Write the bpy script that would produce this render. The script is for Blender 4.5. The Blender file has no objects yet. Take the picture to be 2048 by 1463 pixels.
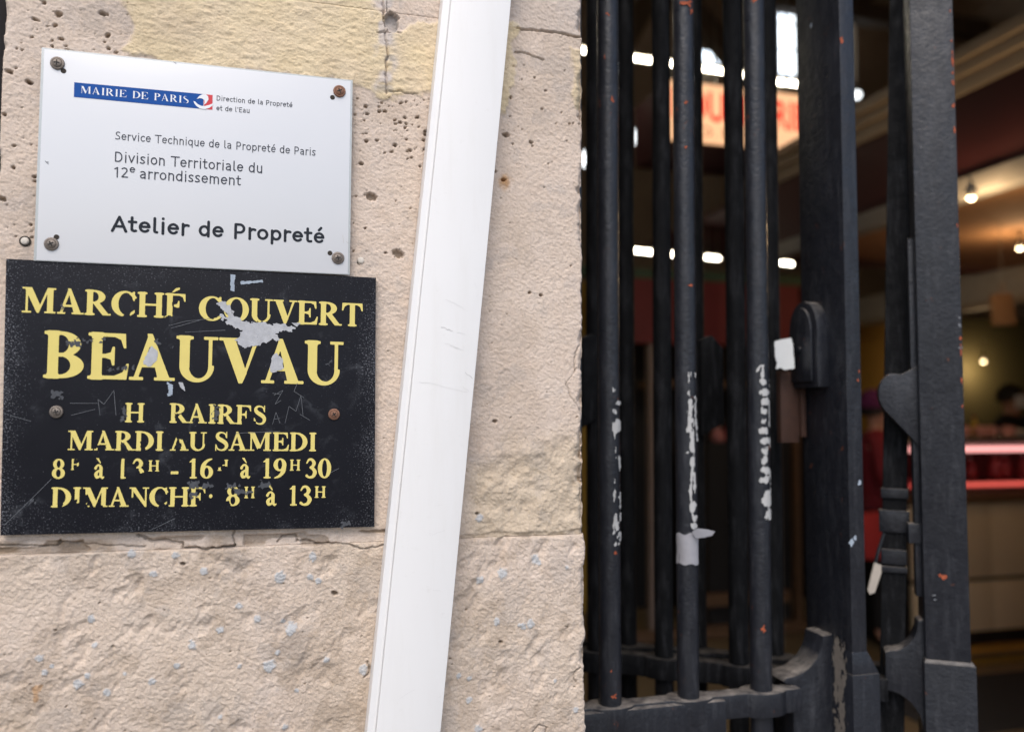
import bpy, bmesh, math, random
import numpy as np
from mathutils import Matrix, Vector
C = bpy.context.scene.collection
SC = bpy.context.scene
rad = math.radians
random.seed(4)

# ------------------------------------------------------------------ camera
EYE = 1.55
YAW, PITCH, ROLL = 14.5, 3.25, 0.2
CR = (Matrix.Rotation(rad(-YAW), 3, 'Z') @ Matrix.Rotation(rad(90 + PITCH), 3, 'X') @ Matrix.Rotation(rad(ROLL), 3, 'Z'))
cd = bpy.data.cameras.new('camera')
cam = bpy.data.objects.new('camera', cd); C.objects.link(cam)
cam.matrix_world = Matrix.Translation((0, 0, EYE)) @ CR.to_4x4()
cd.lens = 28; cd.sensor_width = 36; cd.clip_start = 0.05; cd.clip_end = 2000
cd.dof.use_dof = True; cd.dof.focus_distance = 1.19; cd.dof.aperture_fstop = 1.8
SC.camera = cam
SC.cycles.use_adaptive_sampling = False

# ------------------------------------------------------------------ world, sun, exposure
SUN_EL, SUN_AZ = 56, 203          # azimuth measured from +Y towards +X
w = bpy.data.worlds.new('World'); SC.world = w; w.use_nodes = True
nt = w.node_tree; nt.nodes.clear()
sky = nt.nodes.new('ShaderNodeTexSky'); sky.sky_type = 'NISHITA'; sky.sun_disc = False
sky.sun_elevation = rad(SUN_EL); sky.sun_rotation = rad(SUN_AZ)
sky.air_density = 1.0; sky.dust_density = 3.0; sky.ozone_density = 1.0
bg = nt.nodes.new('ShaderNodeBackground'); bg.inputs['Strength'].default_value = 0.14
wo = nt.nodes.new('ShaderNodeOutputWorld')
nt.links.new(sky.outputs[0], bg.inputs[0]); nt.links.new(bg.outputs[0], wo.inputs[0])
sl = bpy.data.lights.new('sun', 'SUN'); sl.energy = 1.0; sl.angle = rad(45); sl.color = (1.0, 0.945, 0.87)
sun = bpy.data.objects.new('sun', sl); C.objects.link(sun)
sd = Vector((math.sin(rad(SUN_AZ)) * math.cos(rad(SUN_EL)), math.cos(rad(SUN_AZ)) * math.cos(rad(SUN_EL)), math.sin(rad(SUN_EL))))
sun.rotation_euler = sd.to_track_quat('Z', 'Y').to_euler(); sun.location = (-3, -6, 8)
SC.view_settings.view_transform = 'Standard'; SC.view_settings.look = 'None'
SC.view_settings.exposure = 0.64; SC.view_settings.gamma = 1.0

# ------------------------------------------------------------------ measuring helpers
FPX = 28 / 36 * 2048
def ray(px, py): return CR @ Vector(((px - 1024) / FPX, -(py - 731.5) / FPX, -1))
def PY(px, py, y):                      # point of the vertical plane y
    d = ray(px, py); t = y / d.y
    return Vector((d.x * t, y, EYE + d.z * t))
def PX(px, py, x):                      # point of the vertical plane x
    d = ray(px, py); t = x / d.x
    return Vector((x, d.y * t, EYE + d.z * t))
YW = 1.227                              # front plane of the stone pier

# ------------------------------------------------------------------ object helpers
def obj(name, me, m=None, parent=None, label=None, cat=None, group=None, kind=None, loc=None):
    o = bpy.data.objects.new(name, me); C.objects.link(o)
    if me is not None and m is not None and not me.materials:
        for k in (m if isinstance(m, (list, tuple)) else [m]): me.materials.append(k)
    if parent: o.parent = parent
    if loc is not None: o.location = loc
    if label: o['label'] = label
    if cat: o['category'] = cat
    if group: o['group'] = group
    if kind: o['kind'] = kind
    return o
def thing(name, label, cat, loc=(0, 0, 0), rz=0, group=None):
    o = obj(name, None, None, None, label, cat, group, None, loc); o.rotation_euler.z = rz
    o.empty_display_size = 0.1
    return o
class MB:
    def __init__(s): s.v = []; s.f = []
    def add(s, v, f):
        n = len(s.v); s.v += [tuple(p) for p in v]; s.f += [tuple(i + n for i in q) for q in f]; return s
    def box(s, x0, y0, z0, x1, y1, z1):
        return s.add([(x0,y0,z0),(x1,y0,z0),(x1,y1,z0),(x0,y1,z0),(x0,y0,z1),(x1,y0,z1),(x1,y1,z1),(x0,y1,z1)],
                     [(0,3,2,1),(4,5,6,7),(0,1,5,4),(1,2,6,5),(2,3,7,6),(3,0,4,7)])
    def hexa(s, b, t):                  # bottom 4 points, top 4 points
        return s.add(list(b) + list(t), [(0,3,2,1),(4,5,6,7),(0,1,5,4),(1,2,6,5),(2,3,7,6),(3,0,4,7)])
    def lathe(s, prof, n=20, c=(0,0,0), axis='z'):   # prof: (radius, height)
        vs = []; fs = []
        for r, h in prof:
            for k in range(n):
                a = 2 * math.pi * k / n
                p = (r * math.cos(a), r * math.sin(a), h)
                if axis == 'y': p = (p[0], -p[2], p[1])
                if axis == 'x': p = (p[2], p[0], p[1])
                vs.append((c[0]+p[0], c[1]+p[1], c[2]+p[2]))
        m = len(prof)
        for i in range(m - 1):
            for k in range(n):
                fs.append((i*n+k, i*n+(k+1)%n, (i+1)*n+(k+1)%n, (i+1)*n+k))
        fs.append(tuple(range(n-1, -1, -1))); fs.append(tuple((m-1)*n+k for k in range(n)))
        return s.add(vs, fs)
    def prism(s, prof, d0, d1, fn):     # 2D outline extruded; fn(a, b, d) -> xyz
        n = len(prof)
        vs = [fn(a, b, d0) for a, b in prof] + [fn(a, b, d1) for a, b in prof]
        fs = [tuple(range(n-1, -1, -1)), tuple(range(n, 2*n))]
        fs += [(i, (i+1) % n, n+(i+1) % n, n+i) for i in range(n)]
        return s.add(vs, fs)
    def tube(s, pts, r, n=8):
        pts = [Vector(p) for p in pts]; vs = []; fs = []
        for i, p in enumerate(pts):
            d = (pts[min(i+1, len(pts)-1)] - pts[max(i-1, 0)]).normalized()
            a = d.cross(Vector((0, 0, 1)) if abs(d.z) < .9 else Vector((1, 0, 0))).normalized(); b = d.cross(a)
            rr = r[i] if isinstance(r, (list, tuple)) else r
            for k in range(n):
                t = 2 * math.pi * k / n; vs.append(p + a * math.cos(t) * rr + b * math.sin(t) * rr)
        for i in range(len(pts) - 1):
            for k in range(n): fs.append((i*n+k, i*n+(k+1)%n, (i+1)*n+(k+1)%n, (i+1)*n+k))
        fs.append(tuple(range(n-1, -1, -1))); fs.append(tuple((len(pts)-1)*n+k for k in range(n)))
        return s.add(vs, fs)
    def mesh(s, name, bevel=0, seg=2, smooth=False):
        me = bpy.data.meshes.new(name); me.from_pydata(s.v, [], s.f); me.update()
        bm = bmesh.new(); bm.from_mesh(me); bmesh.ops.recalc_face_normals(bm, faces=bm.faces)
        if bevel:
            es = [e for e in bm.edges if len(e.link_faces) == 2 and e.calc_face_angle(0) > rad(28)]
            bmesh.ops.bevel(bm, geom=es, offset=bevel, segments=seg, affect='EDGES', profile=0.6)
        bm.to_mesh(me); bm.free()
        if smooth or bevel: me.shade_smooth(); 
        if smooth or bevel:
            try: me.set_sharp_from_angle(angle=rad(35))
            except Exception: pass
        return me
    def build(s, name, m, parent=None, bevel=0, seg=2, smooth=False, **k):
        return obj(name, s.mesh(name, bevel, seg, smooth), m, parent, **k)

# ------------------------------------------------------------------ materials
def newmat(name):
    m = bpy.data.materials.new(name); m.use_nodes = True
    t = m.node_tree; b = t.nodes['Principled BSDF']
    return m, t, b
def N(t, typ, **k):
    n = t.nodes.new(typ)
    for a, v in k.items():
        if a in n.inputs: n.inputs[a].default_value = v
        else: setattr(n, a, v)
    return n
def noise(t, vec, scale, detail=4, rough=.55, dist=0):
    n = N(t, 'ShaderNodeTexNoise', Scale=scale, Detail=detail, Roughness=rough, Distortion=dist)
    t.links.new(vec, n.inputs['Vector']); return n.outputs['Fac']
def ramp(t, fac, stops):
    r = t.nodes.new('ShaderNodeValToRGB'); e = r.color_ramp.elements
    while len(e) < len(stops): e.new(.5)
    for q, (p, c) in zip(e, stops):
        q.position = p; q.color = (c, c, c, 1) if not isinstance(c, (tuple, list)) else (*c, 1)
    t.links.new(fac, r.inputs[0]); return r.outputs[0]
def mix(t, fac, a, b, blend='MIX'):
    n = t.nodes.new('ShaderNodeMix'); n.data_type = 'RGBA'; n.blend_type = blend
    for s, v in ((n.inputs[0], fac), (n.inputs[6], a), (n.inputs[7], b)):
        if hasattr(v, 'is_linked'): t.links.new(v, s)
        elif isinstance(v, (tuple, list)): s.default_value = (*v, 1)
        else: s.default_value = v
    return n.outputs[2]
def mth(t, op, a, b=0.0):
    n = t.nodes.new('ShaderNodeMath'); n.operation = op
    for s, v in ((n.inputs[0], a), (n.inputs[1], b)):
        if hasattr(v, 'is_linked'): t.links.new(v, s)
        else: s.default_value = v
    return n.outputs[0]
def bump(t, b, h, strength, dist):
    n = N(t, 'ShaderNodeBump', Strength=strength, Distance=dist); t.links.new(h, n.inputs['Height'])
    t.links.new(n.outputs[0], b.inputs['Normal'])
def coords(t): return t.nodes.new('ShaderNodeTexCoord').outputs['Object']
def plain(name, col, rough=.6, metal=0, var=.18, scale=14, bmp=.15, emit=None, es=0, spec=.5):
    m, t, b = newmat(name); v = coords(t)
    n = noise(t, v, scale, 5)
    c = mix(t, n, tuple(x * (1 - var) for x in col), tuple(min(1, x * (1 + var)) for x in col))
    t.links.new(c, b.inputs['Base Color'])
    b.inputs['Roughness'].default_value = rough; b.inputs['Metallic'].default_value = metal
    b.inputs['Specular IOR Level'].default_value = spec
    if bmp: bump(t, b, noise(t, v, scale * 9, 3), bmp, .002)
    if emit: b.inputs['Emission Color'].default_value = (*emit, 1); b.inputs['Emission Strength'].default_value = es
    return m

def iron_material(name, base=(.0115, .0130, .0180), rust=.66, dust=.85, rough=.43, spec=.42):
    m, t, b = newmat(name); v = coords(t)
    big = noise(t, v, 9, 5, .6); fine = noise(t, v, 48, 5, .6)
    c = mix(t, big, tuple(x * .55 for x in base), tuple(x * 1.45 for x in base))
    sc = ramp(t, noise(t, v, 130, 3, .7), [(.62, 0), (.72, 1)])
    c = mix(t, mth(t, 'MULTIPLY', sc, .10), c, (.10, .105, .12))
    mp = t.nodes.new('ShaderNodeMapping'); mp.inputs['Scale'].default_value = (1, 1, .16); t.links.new(v, mp.inputs['Vector'])
    stk = ramp(t, noise(t, mp.outputs[0], 75, 5, .7), [(.5, 0), (.72, 1)])
    c = mix(t, mth(t, 'MULTIPLY', stk, .30), c, (.075, .078, .088))
    rs = ramp(t, noise(t, v, 34, 6, .7, .4), [(rust, 0), (rust + .05, 1)])
    c = mix(t, mth(t, 'MULTIPLY', rs, .7), c, (.14, .045, .02))
    g = t.nodes.new('ShaderNodeNewGeometry'); s = t.nodes.new('ShaderNodeSeparateXYZ'); t.links.new(g.outputs['Normal'], s.inputs[0])
    up = ramp(t, s.outputs['Z'], [(.45, 0), (.95, 1)])
    dn = ramp(t, noise(t, v, 40, 5, .7), [(.3, 0), (.7, 1)])
    c = mix(t, mth(t, 'MULTIPLY', mth(t, 'MULTIPLY', up, dn), dust), c, (.30, .27, .24))
    t.links.new(c, b.inputs['Base Color']); b.inputs['Specular IOR Level'].default_value = spec
    r = ramp(t, fine, [(.3, rough - .16), (.7, rough + .12)]); t.links.new(r, b.inputs['Roughness'])
    h = mth(t, 'ADD', mth(t, 'MULTIPLY', fine, .7), mth(t, 'MULTIPLY', noise(t, v, 150, 3), .5))
    bump(t, b, h, .55, .0036)
    return m
IRON = iron_material('painted_iron')
IRON_SHADED = iron_material('painted_iron_rear', (.0045, .005, .0062), .72, .2, .72, .15)  # same iron darkened, the shade of the rear leaves put into its colour

M = {}
M['rust'] = plain('rust', (.33, .075, .03), .85, 0, .45, 160, .4)
M['drip'] = plain('white_drip', (.45, .45, .44), .55, 0, .15, 120, .3)
M['paper'] = plain('paper', (.66, .68, .68), .8, 0, .06, 40, .1)
M['tape'] = plain('tape', (.31, .31, .335), .45, 0, .15, 60, .2)
M['screw'] = plain('screw_metal', (.20, .17, .145), .45, .7, .4, 300, .3)
M['screw_rust'] = plain('screw_rusty', (.25, .13, .085), .6, .5, .45, 300, .4)
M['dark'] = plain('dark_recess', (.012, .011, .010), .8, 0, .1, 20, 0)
M['plug'] = plain('plug', (.62, .57, .50), .7, 0, .15, 200, .2)
M['hole'] = plain('hole', (.035, .028, .022), .9, 0, .2, 200, 0)
M['yellow'] = plain('yellow_vinyl', (.72, .605, .19), .55, 0, .06, 60, .1, spec=.2)
M['ink'] = plain('black_ink', (.02, .024, .032), .5, 0, .1, 60, 0, spec=.15)
M['inkgrey'] = plain('grey_ink', (.05, .055, .07), .5, 0, .1, 60, 0, spec=.15)
M['blue'] = plain('blue_print', (.008, .075, .31), .45, 0, .12, 60, 0, spec=.15)
M['red'] = plain('red_print', (.62, .07, .08), .45, 0, .08, 60, 0, spec=.15)
M['white_print'] = plain('white_print', (.78, .80, .82), .45, 0, .02, 60, 0)
M['residue'] = plain('torn_paper', (.46, .47, .49), .85, 0, .30, 110, .5)
M['chalk'] = plain('chalk', (.34, .40, .47), .8, 0, .3, 130, .3)
M['scratch'] = plain('scratch', (.15, .16, .175), .7, 0, .4, 160, 0)
M['scuff'] = plain('scuff', (.60, .59, .58), .8, 0, .4, 220, 0)

# white acrylic sign
m, t, b = newmat('white_acrylic'); v = coords(t)
c = mix(t, noise(t, v, 5, 4), (.645, .66, .68), (.69, .70, .715))
sp = ramp(t, noise(t, v, 90, 4, .7), [(.70, 0), (.78, 1)])
c = mix(t, mth(t, 'MULTIPLY', sp, .25), c, (.45, .45, .46))
t.links.new(c, b.inputs['Base Color']); b.inputs['Roughness'].default_value = .28
b.inputs['Coat Weight'].default_value = .15
M['acrylic'] = m
m, t, b = newmat('acrylic_edge'); b.inputs['Base Color'].default_value = (.70, .74, .74, 1); b.inputs['Roughness'].default_value = .2
b.inputs['Transmission Weight'].default_value = .35
M['acrylic_edge'] = m

# worn black sign: speckled scuffing towards the edges, smears
m, t, b = newmat('worn_black_plate'); v = coords(t)
sx = t.nodes.new('ShaderNodeSeparateXYZ'); t.links.new(v, sx.inputs[0])
ex = mth(t, 'ABSOLUTE', sx.outputs['X']); ez = mth(t, 'ABSOLUTE', sx.outputs['Z'])
edge = mth(t, 'MAXIMUM', ramp(t, ex, [(.205, 0), (.25, 1)]), mth(t, 'MULTIPLY', ramp(t, ez, [(.13, 0), (.188, 1)]), .55))
n1 = noise(t, v, 420, 3, .7); n2 = noise(t, v, 9, 5, .6); n3 = noise(t, v, 38, 5, .65, .6)
thr = mth(t, 'ADD', n1, mth(t, 'ADD', mth(t, 'MULTIPLY', edge, .14), mth(t, 'MULTIPLY', mth(t, 'SUBTRACT', n2, .5), .22)))
spk = ramp(t, thr, [(.66, 0), (.74, 1)])
smear = mth(t, 'MULTIPLY', ramp(t, n3, [(.56, 0), (.72, 1)]), ramp(t, n2, [(.45, 0), (.7, 1)]))
c = mix(t, n2, (.006, .0065, .0095), (.013, .014, .019))
c = mix(t, mth(t, 'MULTIPLY', smear, .28), c, (.20, .215, .24))
c = mix(t, mth(t, 'MULTIPLY', spk, .55), c, (.27, .28, .31))
t.links.new(c, b.inputs['Base Color']); b.inputs['Specular IOR Level'].default_value = .14
t.links.new(ramp(t, n3, [(.3, .42), (.7, .62)]), b.inputs['Roughness'])
bump(t, b, n1, .12, .001)
M['black_plate'] = m

# white plastic trunking
m, t, b = newmat('white_plastic'); v = coords(t)
c = mix(t, noise(t, v, 7, 5), (.765, .76, .745), (.80, .795, .785))
mp = t.nodes.new('ShaderNodeMapping'); mp.inputs['Scale'].default_value = (1, 1, .12); t.links.new(v, mp.inputs['Vector'])
gr = ramp(t, noise(t, v, 48, 6, .7), [(.60, 0), (.76, 1)])
c = mix(t, mth(t, 'MULTIPLY', gr, .2), c, (.50, .47, .42))
c = mix(t, mth(t, 'MULTIPLY', ramp(t, noise(t, mp.outputs[0], 30, 6, .7), [(.48, 0), (.8, 1)]), .22), c, (.60, .57, .51))
t.links.new(c, b.inputs['Base Color']); b.inputs['Roughness'].default_value = .42
bump(t, b, noise(t, v, 25, 3), .06, .003)
M['plastic'] = m

# stone with masks that come from the carved relief's own layout
def stone_material(name, coarse):
    m, t, b = newmat(name); v = coords(t)
    at = lambda n: (lambda a: a.outputs['Fac'])(N(t, 'ShaderNodeAttribute', attribute_name=n))
    n1 = noise(t, v, 5, 5, .6); n2 = noise(t, v, 28, 6, .65); n3 = noise(t, v, 330, 3, .75)
    c = mix(t, n1, (.65, .525, .432), (.73, .622, .52))
    c = mix(t, ramp(t, n2, [(.35, 0), (.75, 1)]), c, (.73, .625, .54))
    c = mix(t, at('cream'), c, (.60, .50, .37))
    c = mix(t, at('ochre'), c, mix(t, n2, (.76, .61, .385), (.82, .70, .48)))
    c = mix(t, at('brown'), c, (.31, .235, .165))
    c = mix(t, at('rusty'), c, (.50, .27, .10))
    c = mix(t, at('grey'), c, (.36, .345, .34))
    c = mix(t, at('pale'), c, (.64, .58, .54))
    c = mix(t, at('dots'), c, mix(t, n2, (.50, .515, .525), (.60, .605, .61)))
    g = ramp(t, n3, [(.25, .0), (.75, 1)])
    c = mix(t, mth(t, 'MULTIPLY', g, .55), c, mix(t, 1.0, c, (.62, .57, .52), 'MULTIPLY'))
    t.links.new(c, b.inputs['Base Color']); b.inputs['Roughness'].default_value = .92
    b.inputs['Specular IOR Level'].default_value = .2
    h = mth(t, 'ADD', mth(t, 'MULTIPLY', noise(t, v, 480, 3, .7), .9), mth(t, 'MULTIPLY', noise(t, v, 190, 3, .6), .5))
    bump(t, b, h, .75 if coarse else .6, .0020 if coarse else .0016)
    return m
M['stone'] = stone_material('dressed_stone', False)
M['stone_rough'] = stone_material('rough_stone', True)
M['mortar'] = plain('mortar', (.36, .30, .23), .95, 0, .25, 60, .6)
M['facade'] = plain('facade_stone', (.45, .37, .29), .9, 0, .2, 6, .6)
M['slate'] = plain('slate_paint', (.05, .052, .06), .55, 0, .2, 12, .3)
M['pave'] = plain('paving', (.17, .16, .15), .9, 0, .25, 3, .6)

# ------------------------------------------------------------------ ground
me = MB().box(-300, -300, -.5, 300, 300, 0).mesh('pavement'); obj('pavement', me, M['pave'], kind='structure')

# ------------------------------------------------------------------ numpy noise
_rng = np.random.default_rng(11)
_tab = _rng.random((256, 256))
def vn(x, y, f, seed=0):
    x = x * f + seed * 17.13; y = y * f + seed * 9.71
    xi = np.floor(x).astype(int); yi = np.floor(y).astype(int)
    fx = x - xi; fy = y - yi
    fx = fx * fx * fx * (fx * (fx * 6 - 15) + 10); fy = fy * fy * fy * (fy * (fy * 6 - 15) + 10)
    a = _tab[xi % 256, yi % 256]; b = _tab[(xi + 1) % 256, yi % 256]
    c = _tab[xi % 256, (yi + 1) % 256]; d = _tab[(xi + 1) % 256, (yi + 1) % 256]
    return (a * (1 - fx) + b * fx) * (1 - fy) + (c * (1 - fx) + d * fx) * fy - .5
def fbm(x, y, f, o=4, g=.5, seed=0):
    s = 0; a = 1
    for k in range(o): s = s + a * vn(x, y, f * 2.03 ** k, seed + k * 3.7); a *= g
    return s
def sstep(a, b, x):
    t = np.clip((x - a) / (b - a), 0, 1); return t * t * (3 - 2 * t)
def polyline_dist(X, Z, pts):
    d = np.full(X.shape, 9.0)
    for (ax, az), (bx, bz) in zip(pts[:-1], pts[1:]):
        ux, uz = bx - ax, bz - az; L = ux * ux + uz * uz + 1e-12
        t = np.clip(((X - ax) * ux + (Z - az) * uz) / L, 0, 1)
        d = np.minimum(d, np.hypot(X - ax - t * ux, Z - az - t * uz))
    return d
def sd_poly(X, Y, pts):                  # signed distance, inside negative
    n = len(pts); d = np.full(X.shape, 1e9); s = np.ones(X.shape)
    for i in range(n):
        ax, ay = pts[i]; bx, by = pts[i - 1]
        ex, ey = bx - ax, by - ay; wx, wy = X - ax, Y - ay
        t = np.clip((wx * ex + wy * ey) / (ex * ex + ey * ey + 1e-12), 0, 1)
        d = np.minimum(d, (wx - ex * t) ** 2 + (wy - ey * t) ** 2)
        c1 = Y >= ay; c2 = Y < by; c3 = ex * wy > ey * wx
        flip = (c1 & c2 & c3) | (~c1 & ~c2 & ~c3)
        s = np.where(flip, -s, s)
    return s * np.sqrt(d)
def WP(px, py):
    p = PY(px, py, YW); return (p.x, p.z)

# ------------------------------------------------------------------ the stone pier
PXL, PXR = WP(9, 0)[0], WP(1165, 700)[0]
PD = .62                                  # depth of the pier
J1L, J1R = WP(60, 1089)[1], WP(1140, 1084)[1]
ZJ1 = (J1L + J1R) / 2
ZJ2 = WP(1100, 66)[1]
XJ = WP(773, 60)[0]
PITS = []
prs = random.Random(8)
def scatter(n, x0, x1, y0, y1, r0, r1, dep):
    for _ in range(n):
        x, z = WP(prs.uniform(x0, x1), prs.uniform(y0, y1))
        PITS.append((x, z, r0 + (r1 - r0) * prs.random() ** 3, prs.uniform(.6, 1.3) * dep, prs.uniform(.5, 1.0), prs.uniform(-.5, .5)))
scatter(60, 8, 255, 0, 140, .0008, .0045, 1.1)
scatter(36, 6, 85, 140, 480, .0008, .0040, 1.1)
scatter(150, 706, 882, 195, 320, .0007, .0042, 1.2)
scatter(46, 706, 872, 320, 520, .0007, .0030, 1.0)
scatter(90, 985, 1160, 130, 400, .0007, .0034, 1.1)
scatter(70, 930, 1160, 400, 900, .0006, .0022, .8)
scatter(40, 760, 840, 550, 1000, .0006, .0018, .8)
scatter(90, 0, 760, 1100, 1463, .0006, .0024, 1.0)
scatter(60, 890, 1160, 1100, 1463, .0006, .0028, 1.0)
for px, py, r in ((116,28,9),(205,27,8),(121,77,6),(68,38,6),(18,143,8),(59,165,7),(4,397,8),(8,228,5),(26,335,5),(55,162,6),
                  (1012,270,9),(1062,284,6),(1007,360,6),(852,268,7),(850,298,5),(722,326,6),(797,508,16),(742,392,15),(990,842,7),
                  (1001,1282,6),(900,1316,3),(668,1185,8),(366,1126,6),(955,1027,5),(1060,585,5),(1082,590,5),(735,228,5),(790,290,6),(820,300,5),(770,222,5)):
    x, z = WP(px, py); PITS.append((x, z, r * .00078, 1.2, .75, .3))
DOTS = [(560,1155,11),(585,1254,12),(540,1330,11),(625,1110,9),(548,1205,0),(408,1140,7),(265,1107,8),(352,1110,6),(305,1146,7),(478,1211,6),(514,1237,7),
        (443,1258,8),(385,1288,8),(182,1238,7),(190,1288,6),(80,1316,8),(160,1365,9),(175,1350,5),(303,1360,7),(215,1383,6),(652,1318,7),(555,1302,5),
        (566,1240,4),(620,1153,6),(637,1160,5),(725,1340,10),(480,1330,5),(250,1345,4),(570,1451,6),(355,1328,5),(440,1432,4),(90,1342,5),(105,1330,4),
        (1071,1118,11),(1002,1146,11),(958,1158,8),(1062,1246,9),(1045,1250,6),(993,1240,7),(960,1036,10),(1132,1133,4),(915,1350,6),(937,1398,6),(955,1454,9),
        (1150,1418,7),(938,1355,5),(1108,1358,4),(1037,1247,4),(594,1378,5)]
DOTS = [(*WP(a, b), r * .00072) for a, b, r in DOTS if r]
OCHRE = [WP(*p) for p in [(252,-60),(256,60),(262,110),(330,128),(500,146),(640,160),(705,178),(770,196),(830,188),(880,188),(960,215),(1015,230),(1028,120),(1034,50),(900,40),(800,60),(745,20),(735,-60)]]
OCHRE2 = [WP(*p) for p in [(1142,98),(1170,104),(1172,214),(1152,220),(1144,190),(1148,150)]]
CRACKS = [([(1033,56),(1085,62),(1130,70),(1163,76)], .0016, .006), ([(1030,103),(1058,108),(1086,119)], .0015, .005),
          ([(768,-40),(766,10),(770,62),(776,110),(772,150),(775,186)], .0014, .005), ([(779,180),(800,183),(835,190)], .0011, .003),
          ([(757,64),(775,62),(800,66)], .001, .004), ([(1155,735),(1135,765),(1140,790),(1160,820)], .0009, .002), ([(1160,690),(1148,715),(1152,740)], .0009, .003),
          ([(0,1091),(60,1090),(112,1092),(118,1080)], .0013, .005), ([(275,1068),(300,1078),(345,1082),(365,1082),(366,1093),(410,1097),(468,1091)], .0017, .007),
          ([(468,1060),(469,1092)], .0012, .004), ([(555,1085),(562,1072),(592,1070),(594,1082)], .0014, .004), ([(594,1082),(660,1086),(700,1090),(727,1094),(770,1088)], .0012, .004),
          ([(112,1082),(160,1086),(230,1090),(290,1092)], .001, .003), ([(735,1325),(738,1345),(728,1355)], .0012, .004),
          ([(1160,1330),(1145,1345),(1155,1362)], .0009, .003), ([(1065,1463),(1078,1445),(1092,1452),(1080,1470)], .0010, .003)]
CRACKS = [([WP(*p) for p in pts], wd, dp) for pts, wd, dp in CRACKS]

def relief(X, Z):
    """height (m, outwards) and colour masks of the pier's face"""
    A = {}
    lower = sstep(ZJ1 + .0012, ZJ1 - .0012, Z + fbm(X, Z, 45, 3, .5, 5) * .004)
    h = fbm(X, Z, 7, 3, .5, 1) * .0030 + fbm(X, Z, 190, 3, .6, 2) * .00060
    grain = fbm(X * .55, Z + X * .35, 330, 2, .6, 4)
    h = h + grain * .00075
    # lower block: spalled and lumpy
    lum = fbm(X, Z + .25 * X, 15, 2, .4, 21); lum2 = fbm(X, Z - .3 * X, 75, 4, .6, 23)
    rough = lum * .0032 + lum2 * .0005 - np.maximum(0, fbm(X, Z - .4 * X, 34, 3, .5, 29) - .2) * .010 + fbm(X * .8, Z + X * .5, 210, 2, .6, 25) * .0007
    h = h + lower * (rough + .0022)
    # eroded lower part of the middle block right of the trunking
    xe0 = WP(930, 900)[0]; er = sstep(WP(1000, 850)[1], WP(1000, 960)[1], Z + fbm(X, Z, 12, 3, .5, 31) * .05) * (1 - lower) * sstep(xe0 - .02, xe0 + .03, X)
    h = h + er * (fbm(X, Z, 34, 4, .5, 33) * .0070 - np.maximum(0, fbm(X, Z, 21, 3, .5, 37)) * .008)
    A['cream'] = np.clip(er * .75 + lower * .30 * (vn(X, Z, 9, 41) + .6), 0, 1)
    # the recessed, patched bed joint under the black sign
    jz = ZJ1 + .0085
    jd = np.abs(Z - jz + fbm(X, Z, 30, 3, .5, 43) * .004)
    jb = sstep(.011, .007, jd) * sstep(WP(870, 1080)[0], WP(780, 1080)[0], X)
    jr = sstep(.006, .002, np.abs(Z - ZJ1 - .002 + fbm(X, Z, 30, 3, .5, 47) * .005)) * sstep(WP(860, 1080)[0], WP(900, 1080)[0], X)
    flk = sstep(-.02, .05, vn(X * .6, Z * 1.6, 40, 51))
    h = h - jb * (.0045 - .0035 * flk) - jr * .0022
    A['brown'] = np.clip(jb * (1 - flk) * .55 + jb * sstep(.1, .3, vn(X, Z, 26, 55)) * .5 + jr * .2, 0, 1)
    # ochre repair mortar, floated horizontally
    so = sd_poly(X, Z, OCHRE) + fbm(X, Z, 26, 4, .6, 61) * .016
    so = np.minimum(so, sd_poly(X, Z, OCHRE2) + fbm(X, Z, 40, 3, .6, 62) * .008)
    oc = sstep(.0035, -.0035, so)
    A['ochre'] = oc * (.85 + .3 * vn(X, Z, 30, 63))
    h = h * (1 - .35 * oc) + oc * (.0016 + fbm(X * .45, Z + .1 * X, 170, 3, .6, 65) * .0013 + fbm(X * .5, Z, 45, 2, .5, 67) * .0007)
    # cracks
    ck = np.zeros(X.shape)
    jx = X + fbm(X, Z, 70, 3, .5, 71) * .004; jzz = Z + fbm(X, Z, 70, 3, .5, 73) * .004
    for pts, wd, dp in CRACKS:
        d = polyline_dist(jx, jzz, pts); q = sstep(wd * 1.5, wd * .4, d); h = h - q * dp; ck = np.maximum(ck, q * .8)
    # broken hole where two joints meet
    hx, hz = WP(784, 45); hs = np.hypot((X - hx) / .012, (Z - hz) / .020) + fbm(X, Z, 90, 4, .6, 77) * .7
    hq = sstep(1.0, .75, hs); h = h - hq * .010
    vx, vz = WP(775, 85); gband = sstep(.024, .006, np.abs(X - vx + fbm(X, Z, 40, 3, .5, 79) * .012)) * sstep(WP(775, 200)[1], WP(775, 170)[1], Z)
    A['pale'] = np.clip(gband * sstep(-.15, .15, vn(X, Z, 50, 81)) * .9, 0, 1)
    A['grey'] = np.clip(hq * .8 + gband * sstep(.2, .4, vn(X, Z, 60, 83)) * .6 + ck * .25 + sstep(.24, .36, fbm(X, Z, 22, 4, .6, 85)) * .2 * (1 - oc), 0, 1)
    # smoother, greyer stone above the upper bed joint right of the trunking
    A['pale'] = np.maximum(A['pale'], sstep(ZJ2, ZJ2 + .004, Z) * sstep(WP(1020, 50)[0], WP(1036, 50)[0], X) * .35)
    # broad colour drift of the middle block
    A['brown'] = np.clip(A['brown'] + ck * .5 + sstep(.05, .3, fbm(X, Z, 10, 4, .6, 91)) * .16 + lower * sstep(.12, .34, fbm(X, Z - .4 * X, 24, 4, .6, 93)) * .26, 0, 1)
    # pits
    pm = np.zeros(X.shape)
    return h, A, pm
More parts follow.
